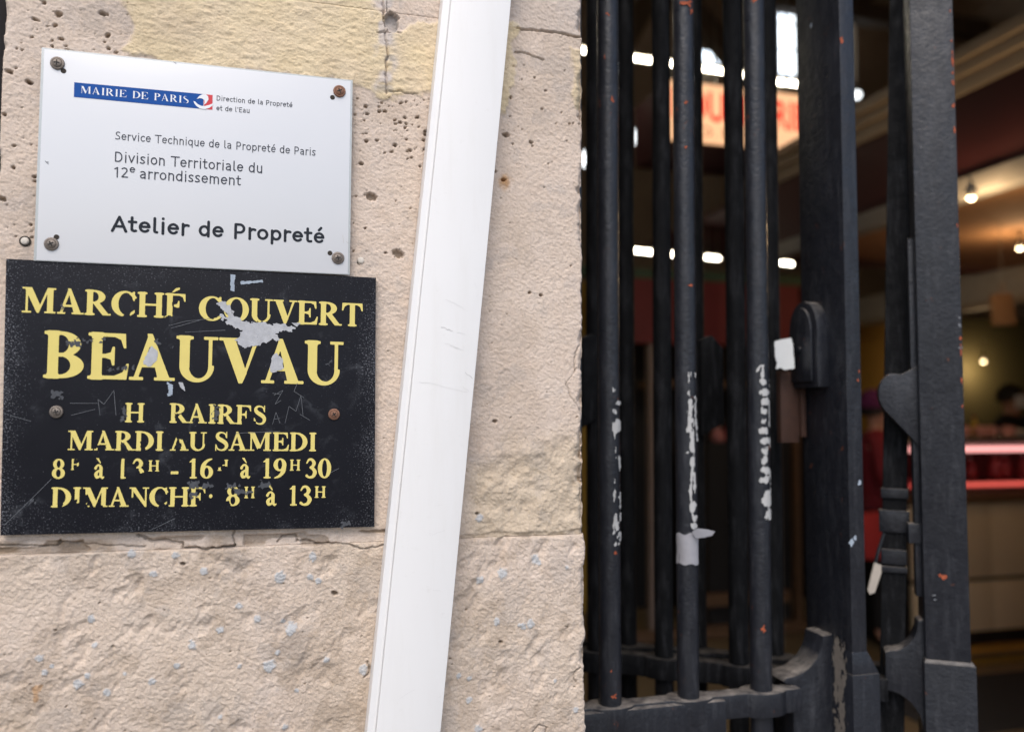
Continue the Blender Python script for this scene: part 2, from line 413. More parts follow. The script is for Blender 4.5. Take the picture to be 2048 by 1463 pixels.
def add_pits(X, Z, h, A, xs, zs):
    for (x, z, r, dp, asp, tilt) in PITS:
        r = r * .82; R = r * 1.7
        i0, i1 = np.searchsorted(xs, [x - R * 1.3, x + R * 1.3]); k0, k1 = np.searchsorted(zs, [z - R, z + R])
        if i1 <= i0 or k1 <= k0: continue
        sx = X[k0:k1, i0:i1]; sz = Z[k0:k1, i0:i1]
        dx = sx - x; dz = sz - z
        q = np.hypot((dx + tilt * dz) / r, dz / (r * asp)) + vn(sx, sz, 400, 3) * .5
        g = sstep(1.1, .55, q)
        h[k0:k1, i0:i1] -= g * min(r * 2.0 * dp, .008)
        A['brown'][k0:k1, i0:i1] = np.maximum(A['brown'][k0:k1, i0:i1], g * .8)
    A['dots'] = np.zeros(X.shape)
    rx_, rz_ = WP(1007, 362); A['rusty'] = np.clip(sstep(.016, .003, np.hypot(X - rx_, (Z - rz_) * .9) + fbm(X, Z, 90, 3, .6, 87) * .008), 0, 1) * .8
    rx_, rz_ = WP(72, 1382); A['rusty'] = np.maximum(A['rusty'], sstep(.0045, .002, polyline_dist(X, Z, [WP(80, 1372), WP(70, 1378), WP(73, 1396)]) + fbm(X, Z, 150, 2, .6, 88) * .004) * .6)
    for (x, z, r) in DOTS:
        R = r * 2
        i0, i1 = np.searchsorted(xs, [x - R, x + R]); k0, k1 = np.searchsorted(zs, [z - R, z + R])
        if i1 <= i0 or k1 <= k0: continue
        sx = X[k0:k1, i0:i1]; sz = Z[k0:k1, i0:i1]
        q = np.hypot(sx - x, sz - z) / (r * 1.15) + vn(sx, sz, 110, 7) * .7 + vn(sx, sz, 420, 9) * .5
        g = sstep(1.0, .7, q); h[k0:k1, i0:i1] += g * .0012
        A['dots'][k0:k1, i0:i1] = np.maximum(A['dots'][k0:k1, i0:i1], g)
    # a few drips of the same grey paint and a yellow-brown stain are left as they are

def stone_block(name, x0, x1, z0, z1, cell, mat_, parent, wrapl, wrapr, label=None):
    xs = np.linspace(x0, x1, max(2, int((x1 - x0) / cell) + 1)); zs = np.linspace(z0, z1, max(2, int((z1 - z0) / cell) + 1))
    X, Z = np.meshgrid(xs, zs)
    h, A, _ = relief(X, Z); add_pits(X, Z, h, A, xs, zs)
    if cell < .005:                          # sand grain of the stone itself
        gr = np.random.default_rng(int(z0 * 1000)).normal(size=X.shape)
        gr = gr + .8 * np.roll(np.roll(gr, 1, 1), -1, 0) * (A['ochre'] < .5) + .8 * np.roll(gr, 1, 1)
        h = h + gr * np.where(mat_ is M['stone_rough'], .00020, .00016)
    nz, nx = X.shape
    # worn arris: rounded and chipped towards the free edges
    def arris(d, seed, amp):
        c = .0032 + np.maximum(0, fbm(Z, X * .3, 24, 4, .55, seed) - .05) * .020
        q = np.clip(1 - d / c, 0, 1); return -amp * q * q * c
    if wrapr: h = h + arris(x1 - X, 101, 1.0)
    if wrapl: h = h + arris(X - x0, 105, 1.0)
    h = h - .0005 * sstep(.002, 0, np.minimum(Z - z0, z1 - Z))
    PXs = X.copy(); PYs = YW - h; PZs = Z.copy()
    cols = [PXs]; rows = [PYs]; zz = [PZs]; at = {k: [v] for k, v in A.items()}
    if wrapr:
        jag = fbm(Z[:, -1], Z[:, -1] * .3, 55, 4, .6, 111) * .0026 - np.maximum(0, fbm(Z[:, -1], Z[:, -1] * .1, 18, 3, .5, 113)) * .006
        fall = sstep(.03, 0, x1 - X); cols[0] = cols[0] + fall * jag[:, None]
        for dep in (.004, .010, .02, .04, .08, .16, .3, PD):
            j2 = fbm(Z[:, -1] + dep, Z[:, -1] * .3 + dep * 3, 40, 4, .6, 117) * .005
            cols.append((x1 + (jag + .0012) * max(0, 1 - dep / .05) + j2 * min(1, dep / .03))[:, None]); rows.append((PYs[:, -1] * 0 + YW + .004 + dep)[:, None]); zz.append(Z[:, -1:])
            for k in at: at[k].append(A[k][:, -1:] * 0)
    if wrapl:
        for dep in (.006, .02, .08, .3, PD):
            cols.insert(0, (Z[:, 0] * 0 + x0)[:, None]); rows.insert(0, (Z[:, 0] * 0 + YW + .004 + dep)[:, None]); zz.insert(0, Z[:, :1])
            for k in at: at[k].insert(0, A[k][:, :1] * 0)
    Xf = np.hstack(cols); Yf = np.hstack(rows); Zf = np.hstack(zz); nz, nx = Xf.shape
    co = np.stack([Xf, Yf, Zf], -1).reshape(-1, 3).astype(np.float32)
    idx = np.arange(nz * nx).reshape(nz, nx)
    q = np.stack([idx[:-1, :-1], idx[:-1, 1:], idx[1:, 1:], idx[1:, :-1]], -1).reshape(-1, 4)
    me = bpy.data.meshes.new(name)
    # closing caps at top, bottom and back so that the block is a solid
    nf = len(q)
    lt = np.full(nf, 4, np.int32)
    caps = []
    if wrapl or wrapr:
        caps = [idx[0, ::-1], idx[-1, :]]
    loops = np.concatenate([q.reshape(-1)] + caps) if caps else q.reshape(-1)
    lt = np.concatenate([lt] + [np.array([len(c)], np.int32) for c in caps]) if caps else lt
    ls = np.concatenate([[0], np.cumsum(lt)[:-1]]).astype(np.int32)
    me.vertices.add(len(co)); me.vertices.foreach_set('co', co.ravel())
    me.loops.add(len(loops)); me.loops.foreach_set('vertex_index', loops.astype(np.int32))
    me.polygons.add(len(lt)); me.polygons.foreach_set('loop_start', ls)
    me.update(calc_edges=True)
    for k, v in at.items():
        a = me.attributes.new(k, 'FLOAT', 'POINT'); a.data.foreach_set('value', np.clip(np.hstack(v), 0, 1).astype(np.float32).ravel())
    sm = np.ones(len(lt), bool); 
    if caps: sm[-2:] = False
    me.polygons.foreach_set('use_smooth', sm)
    return obj(name, me, mat_, parent, label)

pier = thing('stone_pier', 'weathered beige limestone pier behind the two signs, with ochre mortar patch', 'pier', (0, 0, 0))
FZ0, FZ1 = 1.0, 2.26
CELL = .00135
stone_block('stone_block', PXL, PXR + .0028, FZ0, ZJ1 - .00008, CELL, M['stone_rough'], pier, True, True, 'rough spalled lower block splashed with grey paint')
stone_block('stone_block', PXL, PXR, ZJ1 + .00008, ZJ2 - .00008, CELL, M['stone'], pier, True, True, 'pitted block that carries the signs')
stone_block('stone_block', PXL, XJ - .0006, ZJ2 + .00008, FZ1, CELL, M['stone'], pier, True, False, 'upper block left of the vertical joint')
stone_block('stone_block', XJ + .0006, PXR - .001, ZJ2 + .00008, FZ1, CELL, M['stone'], pier, False, True, 'upper block right of the vertical joint')
stone_block('stone_block', PXL, PXR + .002, .5, FZ0 - .003, .012, M['stone_rough'], pier, True, True)
stone_block('stone_block', PXL - .02, PXR + .02, .0, .497, .012, M['stone_rough'], pier, True, True)
stone_block('stone_block', PXL, PXR, FZ1 + .003, 2.75, .012, M['stone'], pier, True, True)
stone_block('stone_block', PXL, PXR, 2.753, 3.25, .012, M['stone'], pier, True, True)
MB().box(PXL + .012, YW + .012, .002, PXR - .012, YW + PD - .01, 3.24).build('mortar_core', M['mortar'], pier)

# ------------------------------------------------------------------ marching squares for cut-out shapes
def field_mesh(name, X, Y, F, fn, maxrun=9999):
    """mesh of F < 0 over the grid; fn(x, y) -> xyz"""
    ny, nx = F.shape; ins = F < 0; verts = []; faces = []; cache = {}
    def key(k, x, y):
        if k not in cache: cache[k] = len(verts); verts.append(fn(x, y))
        return cache[k]
    full = ins[:-1, :-1] & ins[1:, :-1] & ins[:-1, 1:] & ins[1:, 1:]
    anyi = ins[:-1, :-1] | ins[1:, :-1] | ins[:-1, 1:] | ins[1:, 1:]
    for j in range(ny - 1):
        row = full[j]; i = 0
        r = np.flatnonzero(row)
        if len(r):
            for a, b2 in [(run[k], min(run[-1], run[k] + maxrun - 1) + 1) for run in np.split(r, np.flatnonzero(np.diff(r) > 1) + 1) for k in range(0, len(run), maxrun)]:
                faces.append([key((j, a), X[j, a], Y[j, a]), key((j, b2), X[j, b2], Y[j, b2]), key((j+1, b2), X[j+1, b2], Y[j+1, b2]), key((j+1, a), X[j+1, a], Y[j+1, a])])
        for i in np.flatnonzero(anyi[j] & ~row):
            cs = [(j, i), (j, i+1), (j+1, i+1), (j+1, i)]; poly = []
            for k in range(4):
                p, q = cs[k], cs[(k+1) % 4]; fp, fq = F[p], F[q]
                if fp < 0: poly.append(key(p, X[p], Y[p]))
                if (fp < 0) != (fq < 0):
                    t = fp / (fp - fq); kk = ('e', min(p, q), max(p, q))
                    poly.append(key(kk, X[p] + (X[q] - X[p]) * t, Y[p] + (Y[q] - Y[p]) * t))
            if len(poly) > 2: faces.append(poly)
    me = bpy.data.meshes.new(name); me.from_pydata([tuple(v) for v in verts], [], faces); me.update()
    return me

# ------------------------------------------------------------------ bold serif capitals drawn as distance fields (cap height 1)
def g_box(X, Y, x0, y0, x1, y1):
    dx = np.abs(X - (x0 + x1) / 2) - (x1 - x0) / 2; dy = np.abs(Y - (y0 + y1) / 2) - (y1 - y0) / 2
    return np.hypot(np.maximum(dx, 0), np.maximum(dy, 0)) + np.minimum(np.maximum(dx, dy), 0)
def g_ell(X, Y, cx, cy, rx, ry):
    k0 = np.hypot((X - cx) / rx, (Y - cy) / ry); k1 = np.hypot((X - cx) / rx ** 2, (Y - cy) / ry ** 2) + 1e-9
    return k0 * (k0 - 1) / k1
def U_(*a):
    r = a[0]
    for q in a[1:]: r = np.minimum(r, q)
    return r
def smin(a, b, k=.06):
    h = np.clip(.5 + .5 * (b - a) / k, 0, 1); return b * (1 - h) + a * h - k * h * (1 - h)
def sub(a, b): return np.maximum(a, -b)
SF = .042
def g_stem(X, Y, x0, x1, bot=True, top=True, y0=0., y1=1., ov=.085):
    r = g_box(X, Y, x0, y0, x1, y1)
    if bot: r = smin(r, g_box(X, Y, x0 - ov, y0, x1 + ov, y0 + SF))
    if top: r = smin(r, g_box(X, Y, x0 - ov, y1 - SF, x1 + ov, y1))
    return r
def g_stroke(X, Y, pts, ws):
    n = 70; t = np.linspace(0, 1, n); k = np.linspace(0, 1, len(pts))
    P = np.array(pts, float)
    # smooth the control polygon (Catmull-Rom through the points)
    px = []; py = []; m = len(P)
    for tt in t * (m - 1):
        i = min(int(tt), m - 2); f = tt - i
        p0, p1, p2, p3 = P[max(i-1, 0)], P[i], P[i+1], P[min(i+2, m-1)]
        q = .5 * ((2*p1) + (-p0+p2)*f + (2*p0-5*p1+4*p2-p3)*f*f + (-p0+3*p1-3*p2+p3)*f**3)
        px.append(q[0]); py.append(q[1])
    wv = np.interp(t, k, ws); r = np.full(X.shape, 9.)
    for a, b2, c2 in zip(px, py, wv): r = np.minimum(r, np.hypot(X - a, Y - b2) - c2 / 2)
    return r
def G(ch, X, Y):
    P = lambda *p: sd_poly(X, Y, p); B = lambda *a: g_box(X, Y, *a); E_ = lambda *a: g_ell(X, Y, *a); S = lambda *a, **k: g_stem(X, Y, *a, **k)
    if ch == 'I': return S(.18, .39)
    if ch == 'H': return U_(S(.12, .33), S(.82, 1.03), B(.3, .475, .85, .535))
    if ch in 'EF':
        r = U_(S(.12, .33, bot=True, top=True), B(.2, .945, .84, 1.0), P((.86,1),(.875,.70),(.845,.70),(.78,.88),(.62,.95),(.62,1)),
               B(.3, .475, .56, .535), P((.615,.70),(.585,.70),(.55,.575),(.42,.535),(.42,.475),(.55,.435),(.585,.31),(.615,.31)))
        if ch == 'E': r = U_(r, B(.2, 0, .88, .055), P((.90,0),(.945,.33),(.915,.33),(.83,.14),(.62,.05),(.62,0)))
        return r
    if ch == 'A':
        return U_(P((.40,1.02),(.50,1.02),(.93,.0),(.67,.0)), P((.09,0),(.165,0),(.475,.86),(.43,1.0)), B(.24, .29, .72, .35), B(0, 0, .30, SF), B(.58, 0, 1.04, SF))
    if ch == 'V':
        return U_(P((.08,1),(.36,1),(.66,.20),(.56,-.02),(.49,-.02)), P((.55,.0),(.60,.06),(.95,1),(.875,1)), B(.0, 1-SF, .44, 1), B(.72, 1-SF, 1.04, 1))
    if ch == 'M':
        return U_(B(.16, 0, .22, 1), P((.10,1),(.37,1),(.74,.22),(.66,0),(.60,0)), P((.60,0),(.66,0),(1.06,1),(1.0,1)), B(1.0, 0, 1.21, 1), B(.02, 0, .36, SF), B(.90, 0, 1.31, SF), B(.02, 1-SF, .3, 1), B(1.02, 1-SF, 1.31, 1))
    if ch == 'N':
        return U_(B(.15, 0, .21, 1), P((.08,1),(.33,1),(.93,.12),(.93,-.02),(.87,-.02)), B(.87, 0, .93, 1), B(.02, 0, .34, SF), B(.02, 1-SF, .3, 1), B(.74, 1-SF, 1.06, 1))
    if ch == 'T':
        return U_(S(.39, .60, top=False), B(.06, .945, .93, 1), P((.04,1),(.025,.68),(.055,.68),(.12,.86),(.28,.95),(.28,1)), P((.95,1),(.965,.68),(.935,.68),(.87,.86),(.71,.95),(.71,1)))
    if ch == 'U':
        ring = np.maximum(sub(E_(.51, .33, .40, .35), E_(.555, .33, .245, .285)), Y - .34)
        return U_(S(.11, .32, bot=False, y0=.3), ring, B(.80, .32, .86, 1), B(.68, 1-SF, 1.0, 1))
    if ch == 'O': return sub(E_(.57, .5, .53, .52), E_(.57, .5, .29, .475))
    if ch == 'C':
        r = sub(E_(.58, .5, .54, .52), E_(.63, .5, .33, .47))
        r = sub(r, P((.62,.5),(1.4,.98),(1.4,.14),(.80,.17),(.70,.3)))
        return U_(r, P((.93,1.0),(.965,1.0),(.965,.64),(.935,.64),(.88,.80),(.74,.93),(.86,.95)), g_stroke(X, Y, [(.72,.05),(.85,.10),(.97,.22)], [.08,.06,.03]))
    if ch == 'D':
        bowl = np.maximum(sub(E_(.40, .5, .63, .5), E_(.36, .5, .42, .445)), .30 - X)
        return U_(S(.12, .33), bowl)
    if ch in 'BRP':
        up = np.maximum(sub(E_(.40, .735, .43, .265), E_(.38, .735, .205, .215)), .30 - X)
        r = U_(S(.12, .33), up)
        if ch == 'B': r = U_(r, np.maximum(sub(E_(.40, .265, .50, .265), E_(.37, .265, .26, .215)), .30 - X))
        if ch == 'R': r = U_(r, P((.36,.48),(.60,.48),(1.0,.0),(.76,.0)), B(.80, 0, 1.07, SF))
        return r
    if ch == 'S':
        r = g_stroke(X, Y, [(.66,.74),(.60,.90),(.42,.975),(.24,.93),(.17,.78),(.26,.64),(.45,.53),(.63,.40),(.69,.24),(.60,.07),(.40,.015),(.20,.09),(.12,.27)], [.03,.05,.055,.10,.16,.19,.20,.19,.16,.10,.055,.05,.03])
        return U_(r, B(.67, .68, .70, 1.01), B(.08, -.01, .11, .32))
    if ch == '1': return U_(S(.27, .47, top=False, ov=.12), P((.10,.84),(.33,1.01),(.47,1.01),(.47,.8),(.3,.84)))
    if ch == '0': return sub(E_(.37, .5, .34, .51), E_(.37, .5, .145, .46))
    if ch == '8': return U_(sub(E_(.37, .745, .285, .265), E_(.37, .75, .12, .215)), sub(E_(.37, .265, .335, .28), E_(.37, .265, .14, .225)))
    if ch == '3': return g_stroke(X, Y, [(.10,.78),(.22,.95),(.40,.95),(.52,.78),(.44,.60),(.30,.54),(.48,.46),(.58,.28),(.46,.07),(.24,.03),(.10,.11)], [.05,.09,.11,.19,.14,.05,.15,.21,.14,.08,.12])
    if ch == '6': return U_(sub(E_(.38, .31, .33, .325), E_(.38, .30, .13, .265)), g_stroke(X, Y, [(.14,.36),(.20,.66),(.40,.90),(.64,1.0)], [.18,.19,.12,.03]))
    if ch == '9': return U_(sub(E_(.37, .69, .33, .325), E_(.37, .70, .13, .265)), g_stroke(X, Y, [(.61,.64),(.55,.34),(.35,.10),(.10,.0)], [.18,.19,.12,.03]))
    if ch == 'a':
        r = U_(B(.36, .06, .53, .52), g_stroke(X, Y, [(.12,.50),(.22,.63),(.36,.64),(.45,.52)], [.13,.07,.08,.15]), g_stroke(X, Y, [(.42,.40),(.26,.33),(.15,.20),(.20,.07),(.34,.07),(.42,.16)], [.06,.10,.17,.15,.08,.04]), g_stroke(X, Y, [(.46,.10),(.55,.02),(.64,.07)], [.12,.09,.02]))
        return U_(r, P((.16,.99),(.28,.99),(.42,.76),(.38,.76)))
    if ch == '-': return B(.06, .22, .46, .34)
    if ch == ':': return U_(E_(.2, .56, .10, .10), E_(.2, .10, .10, .10))
    if ch == "'": return P((.20,1.07),(.36,1.24),(.52,1.28),(.54,1.20),(.26,1.06))
ADV = dict(I=.575, H=1.15, E=.985, F=.92, A=1.06, V=1.05, M=1.40, N=1.07, T=.99, U=1.05, O=1.15, C=1.07, D=1.07, B=.98, R=1.07, P=.92, S=.82)
for k in '1038692': ADV[k] = .74
ADV['a'] = .72; ADV['-'] = .5; ADV[':'] = .45; ADV[' '] = .42
LC = {}
def letter(ch, org, ex, ez, yoff, m, parent, cuts=(), accent=False, res=46, name='letter', thin=0.0):
    """org: baseline left point, ex / ez: vectors for one unit of width / cap height (world), lies on plane y"""
    a = ADV[ch]; top = 1.32 if accent else 1.06
    xs = np.linspace(-.06, a + .12, int(res * (a + .2)) + 2); ys = np.linspace(-.06, top, int(res * (top + .06)) + 2)
    X, Y = np.meshgrid(xs, ys)
    F = G(ch, X, Y) + thin
    if accent: F = np.minimum(F, G("'", X - .1, Y))
    for k, c in enumerate(cuts):
        d = sd_poly(X, Y, c) + vn(X, Y, 9, k + ord(ch)) * .07 + vn(X, Y, 22, k + ord(ch)) * .05
        F = np.maximum(F, -d)
    fn = lambda x, y: (org[0] + ex[0] * x + ez[0] * y, yoff, org[1] + ex[1] * x + ez[1] * y)
    return obj(name, field_mesh(name, X, Y, F, fn), m, parent)
def word(txt, p0, p1, cap, yoff, m, parent, cuts=None, accents=(), res=46, name='letter', thin=-.014, space=None):
    """p0, p1: pixel ends of the baseline; cap: cap height in pixels at both ends (pair) """
    a = PY(*p0, yoff); b = PY(*p1, yoff)
    tot = sum(ADV[c] if c != ' ' else (space or ADV[' ']) for c in txt) - .06
    ex = ((b.x - a.x) / tot, (b.z - a.z) / tot)
    c0 = PY(p0[0], p0[1] - cap[0], yoff); c1 = PY(p1[0], p1[1] - cap[1], yoff)
    h = ((c0 - a).z + (c1 - b).z) / 2
    x = 0
    for i, ch in enumerate(txt):
        if ch != ' ':
            letter(ch, (a.x + ex[0] * x, a.z + ex[1] * x), ex, (-ex[1] / math.hypot(*ex) * h * 0, h), yoff, m, parent, (cuts or {}).get(i, ()), i in accents, res, name, thin)
            x += ADV[ch]
        else: x += space or ADV[' ']

# ------------------------------------------------------------------ black opening-hours sign
YB = 1.2165
bc = [PY(*p, YB) for p in ((12, 517), (752, 555), (749, 1053), (0, 1070))]
ctr = sum(bc, Vector()) / 4
bsign = thing('opening_hours_sign', 'worn black sign plate with yellow lettering for the covered market hours', 'sign', (ctr.x, ctr.y, ctr.z))
mb = MB(); mb.hexa([p - ctr for p in bc], [p - ctr + Vector((0, .0085, 0)) for p in bc])
obj('plate', mb.mesh('plate', .0008, 2), M['black_plate'], bsign)
class Local:                               # lettering below is given in world space; parents sit at ctr
    pass
def under(parent, fn, *a, **k):
    before = set(C.objects); fn(*a, **k)
    for o in set(C.objects) - before:
        if o.parent is parent: o.matrix_parent_inverse = Matrix.Translation(-Vector(parent.location))
YL = YB - .0004
w_ = lambda *a, **k: under(bsign, word, *a, **k)
w_('MARCHE', (43, 623.5), (372, 636), (50, 47), YL, M['yellow'], bsign, accents=(5,),
   cuts={3: [[(.45,-.1),(.62,.16),(.8,.14),(.82,-.1)]], 5: [[(.33,-.1),(.36,.25),(.5,.42),(.66,.46),(1.1,.5),(1.1,-.1)], [(.05,-.1),(.05,.06),(.4,.12),(.4,-.1)], [(.33,.55),(.38,.45),(.36,.85),(.33,.85)]]})
w_('COUVERT', (396, 639), (723, 652), (46, 45), YL, M['yellow'], bsign,
   cuts={1: [[(.1,.7),(.35,.45),(.25,.2),(-.1,.6)], [(.35,-.1),(.4,.08),(.7,.07),(.75,-.1)]], 2: [[(.3,-.1),(.35,.02),(.7,.02),(.7,-.1)]]})
w_('BEAUVAU', (84, 753.5), (684, 768.5), (90, 85), YL, M['yellow'], bsign, res=60)
w_('H', (249, 843), (287, 843.5), (37, 37), YL, M['yellow'], bsign)
w_('RAIRES', (338, 844), (531, 848), (37, 37), YL, M['yellow'], bsign,
   cuts={0: [[(.30,.50),(.34,.2),(.45,.28),(.6,.45)]], 4: [[(.34,-.1),(.34,.30),(.55,.22),(.72,.4),(1.1,.3),(1.1,-.1)]], 1: [[(.2,-.1),(.24,.06),(.5,.1),(.4,-.1)]], 3: [[(.36,-.1),(.36,.3),(.5,.36),(.6,.1),(.5,-.1)]], 5: [[(.02,-.1),(.02,.2),(.2,.14),(.2,-.1)]]})
w_('MARDI', (135, 899), (327, 900), (38, 37), YL, M['yellow'], bsign,
   cuts={1: [[(.2,-.1),(.1,.24),(.6,.26),(.62,-.1)]], 2: [[(.34,-.1),(.34,.4),(.6,.30),(.72,-.1)]], 3: [[(.34,-.1),(.32,.5),(.5,.2),(.62,.04),(.62,-.1)]]})
w_('AU', (340, 900), (412, 900), (36, 36), YL, M['yellow'], bsign, cuts={0: [[(.3,1.1),(.36,.62),(.7,.6),(.75,1.1)], [(.3,.26),(.3,.4),(.62,.4),(.62,.2)]]})
w_('SAMEDI', (428, 900), (633, 901), (36, 36), YL, M['yellow'], bsign, cuts={2: [[(.42,-.1),(.6,.14),(.85,.12),(.9,-.1)]], 4: [[(.34,.1),(.36,.3),(.5,.2),(.45,.08)]]})
def chars(items, base):
    for ch, x0, x1, cap, lift, cuts in items:
        b0 = base(x0) - lift
        w_(ch, (x0, b0), (x1, b0 + (x1 - x0) * (base(100) - base(0)) / 100), (cap, cap), YL, M['yellow'], bsign, cuts={0: cuts} if cuts else None)
q = 2.438
L1 = lambda x: 956 - .0018 * x
chars([('8', 250/q, 312/q, 38, 0, []), ('H', 345/q, 385/q, 21, 17, [[(-.2,-.1),(-.2,1.1),(.10,1.1),(.10,.6),(.0,.4)], [(.5,-.1),(.45,.35),(.9,.3),(1.2,.5),(1.2,-.1)], [(.7,.6),(1.2,.7),(1.2,1.1),(.75,1.1)]]),
       ('a', 455/q, 508/q, 40, 0, []), ('1', 570/q, 618/q, 38, 0, [[(.0,.7),(.05,1.1),(.28,1.1),(.26,.8)], [(-.1,-.1),(-.1,.05),(.26,.2),(.26,-.1)]]), ('3', 640/q, 700/q, 38, 0, [[(-.1,-.1),(-.1,.42),(.4,.5),(.3,.25),(.75,.3),(.75,-.1)]]),
       ('H', 722/q, 774/q, 21, 14, []), ('-', 828/q, 866/q, 38, 0, []), ('1', 915/q, 965/q, 38, 0, []), ('6', 972/q, 1034/q, 38, 0, []),
       ('H', 1060/q, 1110/q, 21, 15, [[(-.1,.3),(-.1,1.1),(.5,1.1),(.6,.6),(.4,.3)], [(.5,-.1),(.5,.4),(1.2,.4),(1.2,-.1)]]), ('a', 1167/q, 1220/q, 40, 0, []), ('1', 1275/q, 1325/q, 38, 0, []), ('9', 1330/q, 1392/q, 38, 0, []),
       ('H', 1412/q, 1462/q, 21, 15, []), ('3', 1487/q, 1543/q, 38, 0, []), ('0', 1548/q, 1610/q, 38, 0, [])], L1)
w_('DIMANCHF', (101, 1013), (409, 1011), (38, 37), YL, M['yellow'], bsign,
   cuts={0: [[(.34,-.1),(.34,.16),(.7,.22),(.6,.02),(.62,-.1)]], 1: [[(-.1,-.1),(-.1,.35),(.3,.4),(.3,.2),(.6,.3),(.6,-.1)]], 2: [[(.0,-.1),(-.1,.7),(.26,.6),(.2,.2),(.34,-.1)], [(.9,-.1),(.85,.1),(1.1,.05),(1.1,-.1)]],
         3: [[(.3,-.1),(.26,.1),(.5,.2),(.55,-.1)]], 4: [[(-.1,-.1),(-.1,.5),(.35,.45),(.4,.1),(.5,-.1)]], 5: [[(.5,-.1),(.6,.14),(.9,.12),(.9,-.1)]], 6: [[(.36,-.1),(.36,.1),(.7,.08),(.7,-.1)]]})
L2 = lambda x: 1013 - .006 * x
chars([(':', 1012/q, 1040/q, 34, 0, [[(-.1,-.1),(-.1,.35),(.5,.3),(.5,-.1)]]), ('8', 1100/q, 1164/q, 38, 0, [[(-.1,-.1),(-.1,.24),(.20,.26),(.26,.0),(.26,-.1)]]), ('H', 1190/q, 1240/q, 22, 15, []), ('a', 1293/q, 1348/q, 40, 0, []),
       ('1', 1405/q, 1452/q, 38, 0, []), ('3', 1458/q, 1518/q, 38, 0, []), ('H', 1533/q, 1586/q, 22, 15, [])], L2)

def patch(name, pix, y, m, parent, rough=.0016, freq=160, cell=.0006, seed=0):
    P = [PY(*p, y) for p in pix]; pts = [(p.x, p.z) for p in P]
    x0 = min(p[0] for p in pts) - .004; x1 = max(p[0] for p in pts) + .004; z0 = min(p[1] for p in pts) - .004; z1 = max(p[1] for p in pts) + .004
    xs = np.arange(x0, x1, cell); zs = np.arange(z0, z1, cell); X, Z = np.meshgrid(xs, zs)
    F = sd_poly(X, Z, pts) + fbm(X, Z, freq, 3, .6, seed) * rough * 2
    me = field_mesh(name, X, Z, F, lambda a, b: (a, y, b))
    o = obj(name, me, m, parent)
    if parent: o.matrix_parent_inverse = Matrix.Translation(-Vector(parent.location))
    return o
YP = YL - .0003
patch('torn_sticker', [(434,606),(452,603),(468,632),(500,645),(530,646),(598,654),(552,668),(558,676),(520,688),(492,697),(468,680),(482,662),(455,645),(440,630),(456,632)], YP, M['residue'], bsign, .0030, 170, seed=3)
patch('torn_sticker', [(284,728),(302,691),(314,702),(314,720),(300,732)], YP, M['residue'], bsign, .0012, 170, seed=5)
patch('torn_sticker', [(541,744),(543,718),(553,703),(564,716),(567,736),(553,744)], YP, M['residue'], bsign, .0014, 170, seed=7)
patch('torn_sticker', [(356,763),(366,764),(372,785),(360,774)], YP, M['residue'], bsign, .0006, 200, seed=9)
patch('torn_sticker', [(335,766),(344,764),(346,790),(337,792)], YP, M['chalk'], bsign, .0022, 260, seed=10)
patch('torn_sticker', [(580,644),(602,646),(594,654)], YP, M['residue'], bsign, .0006, 200, seed=11)
M['smear'] = plain('grey_smear', (.075, .08, .09), .8, 0, .5, 140, 0, spec=.2)
for i, (x0, y0, x1, y1) in enumerate([(244,816,250,840),(378,962,398,976),(408,966,424,972),(456,968,480,974),(520,964,538,972),(429,812,436,840),(136,684,160,692),(150,682,182,678),(212,738,268,732),(684,1042,698,1050),(648,728,660,722),(203,676,211,680),(104,782,122,794),(380,985,392,992),(470,980,500,984),(310,680,318,686),(125,610,131,618),(345,690,349,694),(60,1000,70,1004)]):
    patch('grey_smear', [(x0, y0), (x1, min(y0, y1) + 1), (x1 + 1, max(y0, y1)), (x0 - 1, max(y0, y1) + 2)], YP - .00012 * (i % 3), M['smear'], bsign, .0034, 300, .0005, seed=20 + i)
patch('chalk_stroke', [(461,548),(470,549),(468,582),(461,580)], YP, M['chalk'], bsign, .0007, 200, seed=41)
patch('chalk_stroke', [(480,563),(524,560),(525,564),(482,569)], YP, M['chalk'], bsign, .0007, 200, seed=43)
def scratch(name, pix, y, wd, m, parent):
    mb = MB(); pts = [PY(*p, y) for p in pix]
    for a, b in zip(pts[:-1], pts[1:]):
        d = (b - a).normalized(); n = Vector((-d.z, 0, d.x)) * wd / 2
        mb.add([a - n, b - n, b + n, a + n], [(0, 1, 2, 3)])
    o = mb.build(name, m, parent)
    if parent: o.matrix_parent_inverse = Matrix.Translation(-Vector(parent.location))
    return o
for i, s in enumerate([[(337,651),(372,642),(420,637)], [(342,656),(400,640)], [(10,1048),(50,1010),(103,957)], [(548,790),(566,780),(550,808),(562,800)], [(595,765),(588,782),(608,795)], [(545,848),(552,824),(560,846)], [(547,838),(560,836)], [(570,846),(578,812),(592,822),(602,790),(606,830)],
        [(140,806),(195,806)], [(142,830),(190,818)], [(200,830),(196,798),(208,808),(228,780)], [(232,830),(228,782)], [(470,866),(560,862)], [(20,830),(62,842)], [(300,1060),(350,1036)], [(660,945),(678,936)], [(545,786),(560,788)], [(370,664),(450,660)], [(620,840),(600,828)]]):
    scratch('scratch', s, YP - .0003, .0005, M['scratch'], bsign)

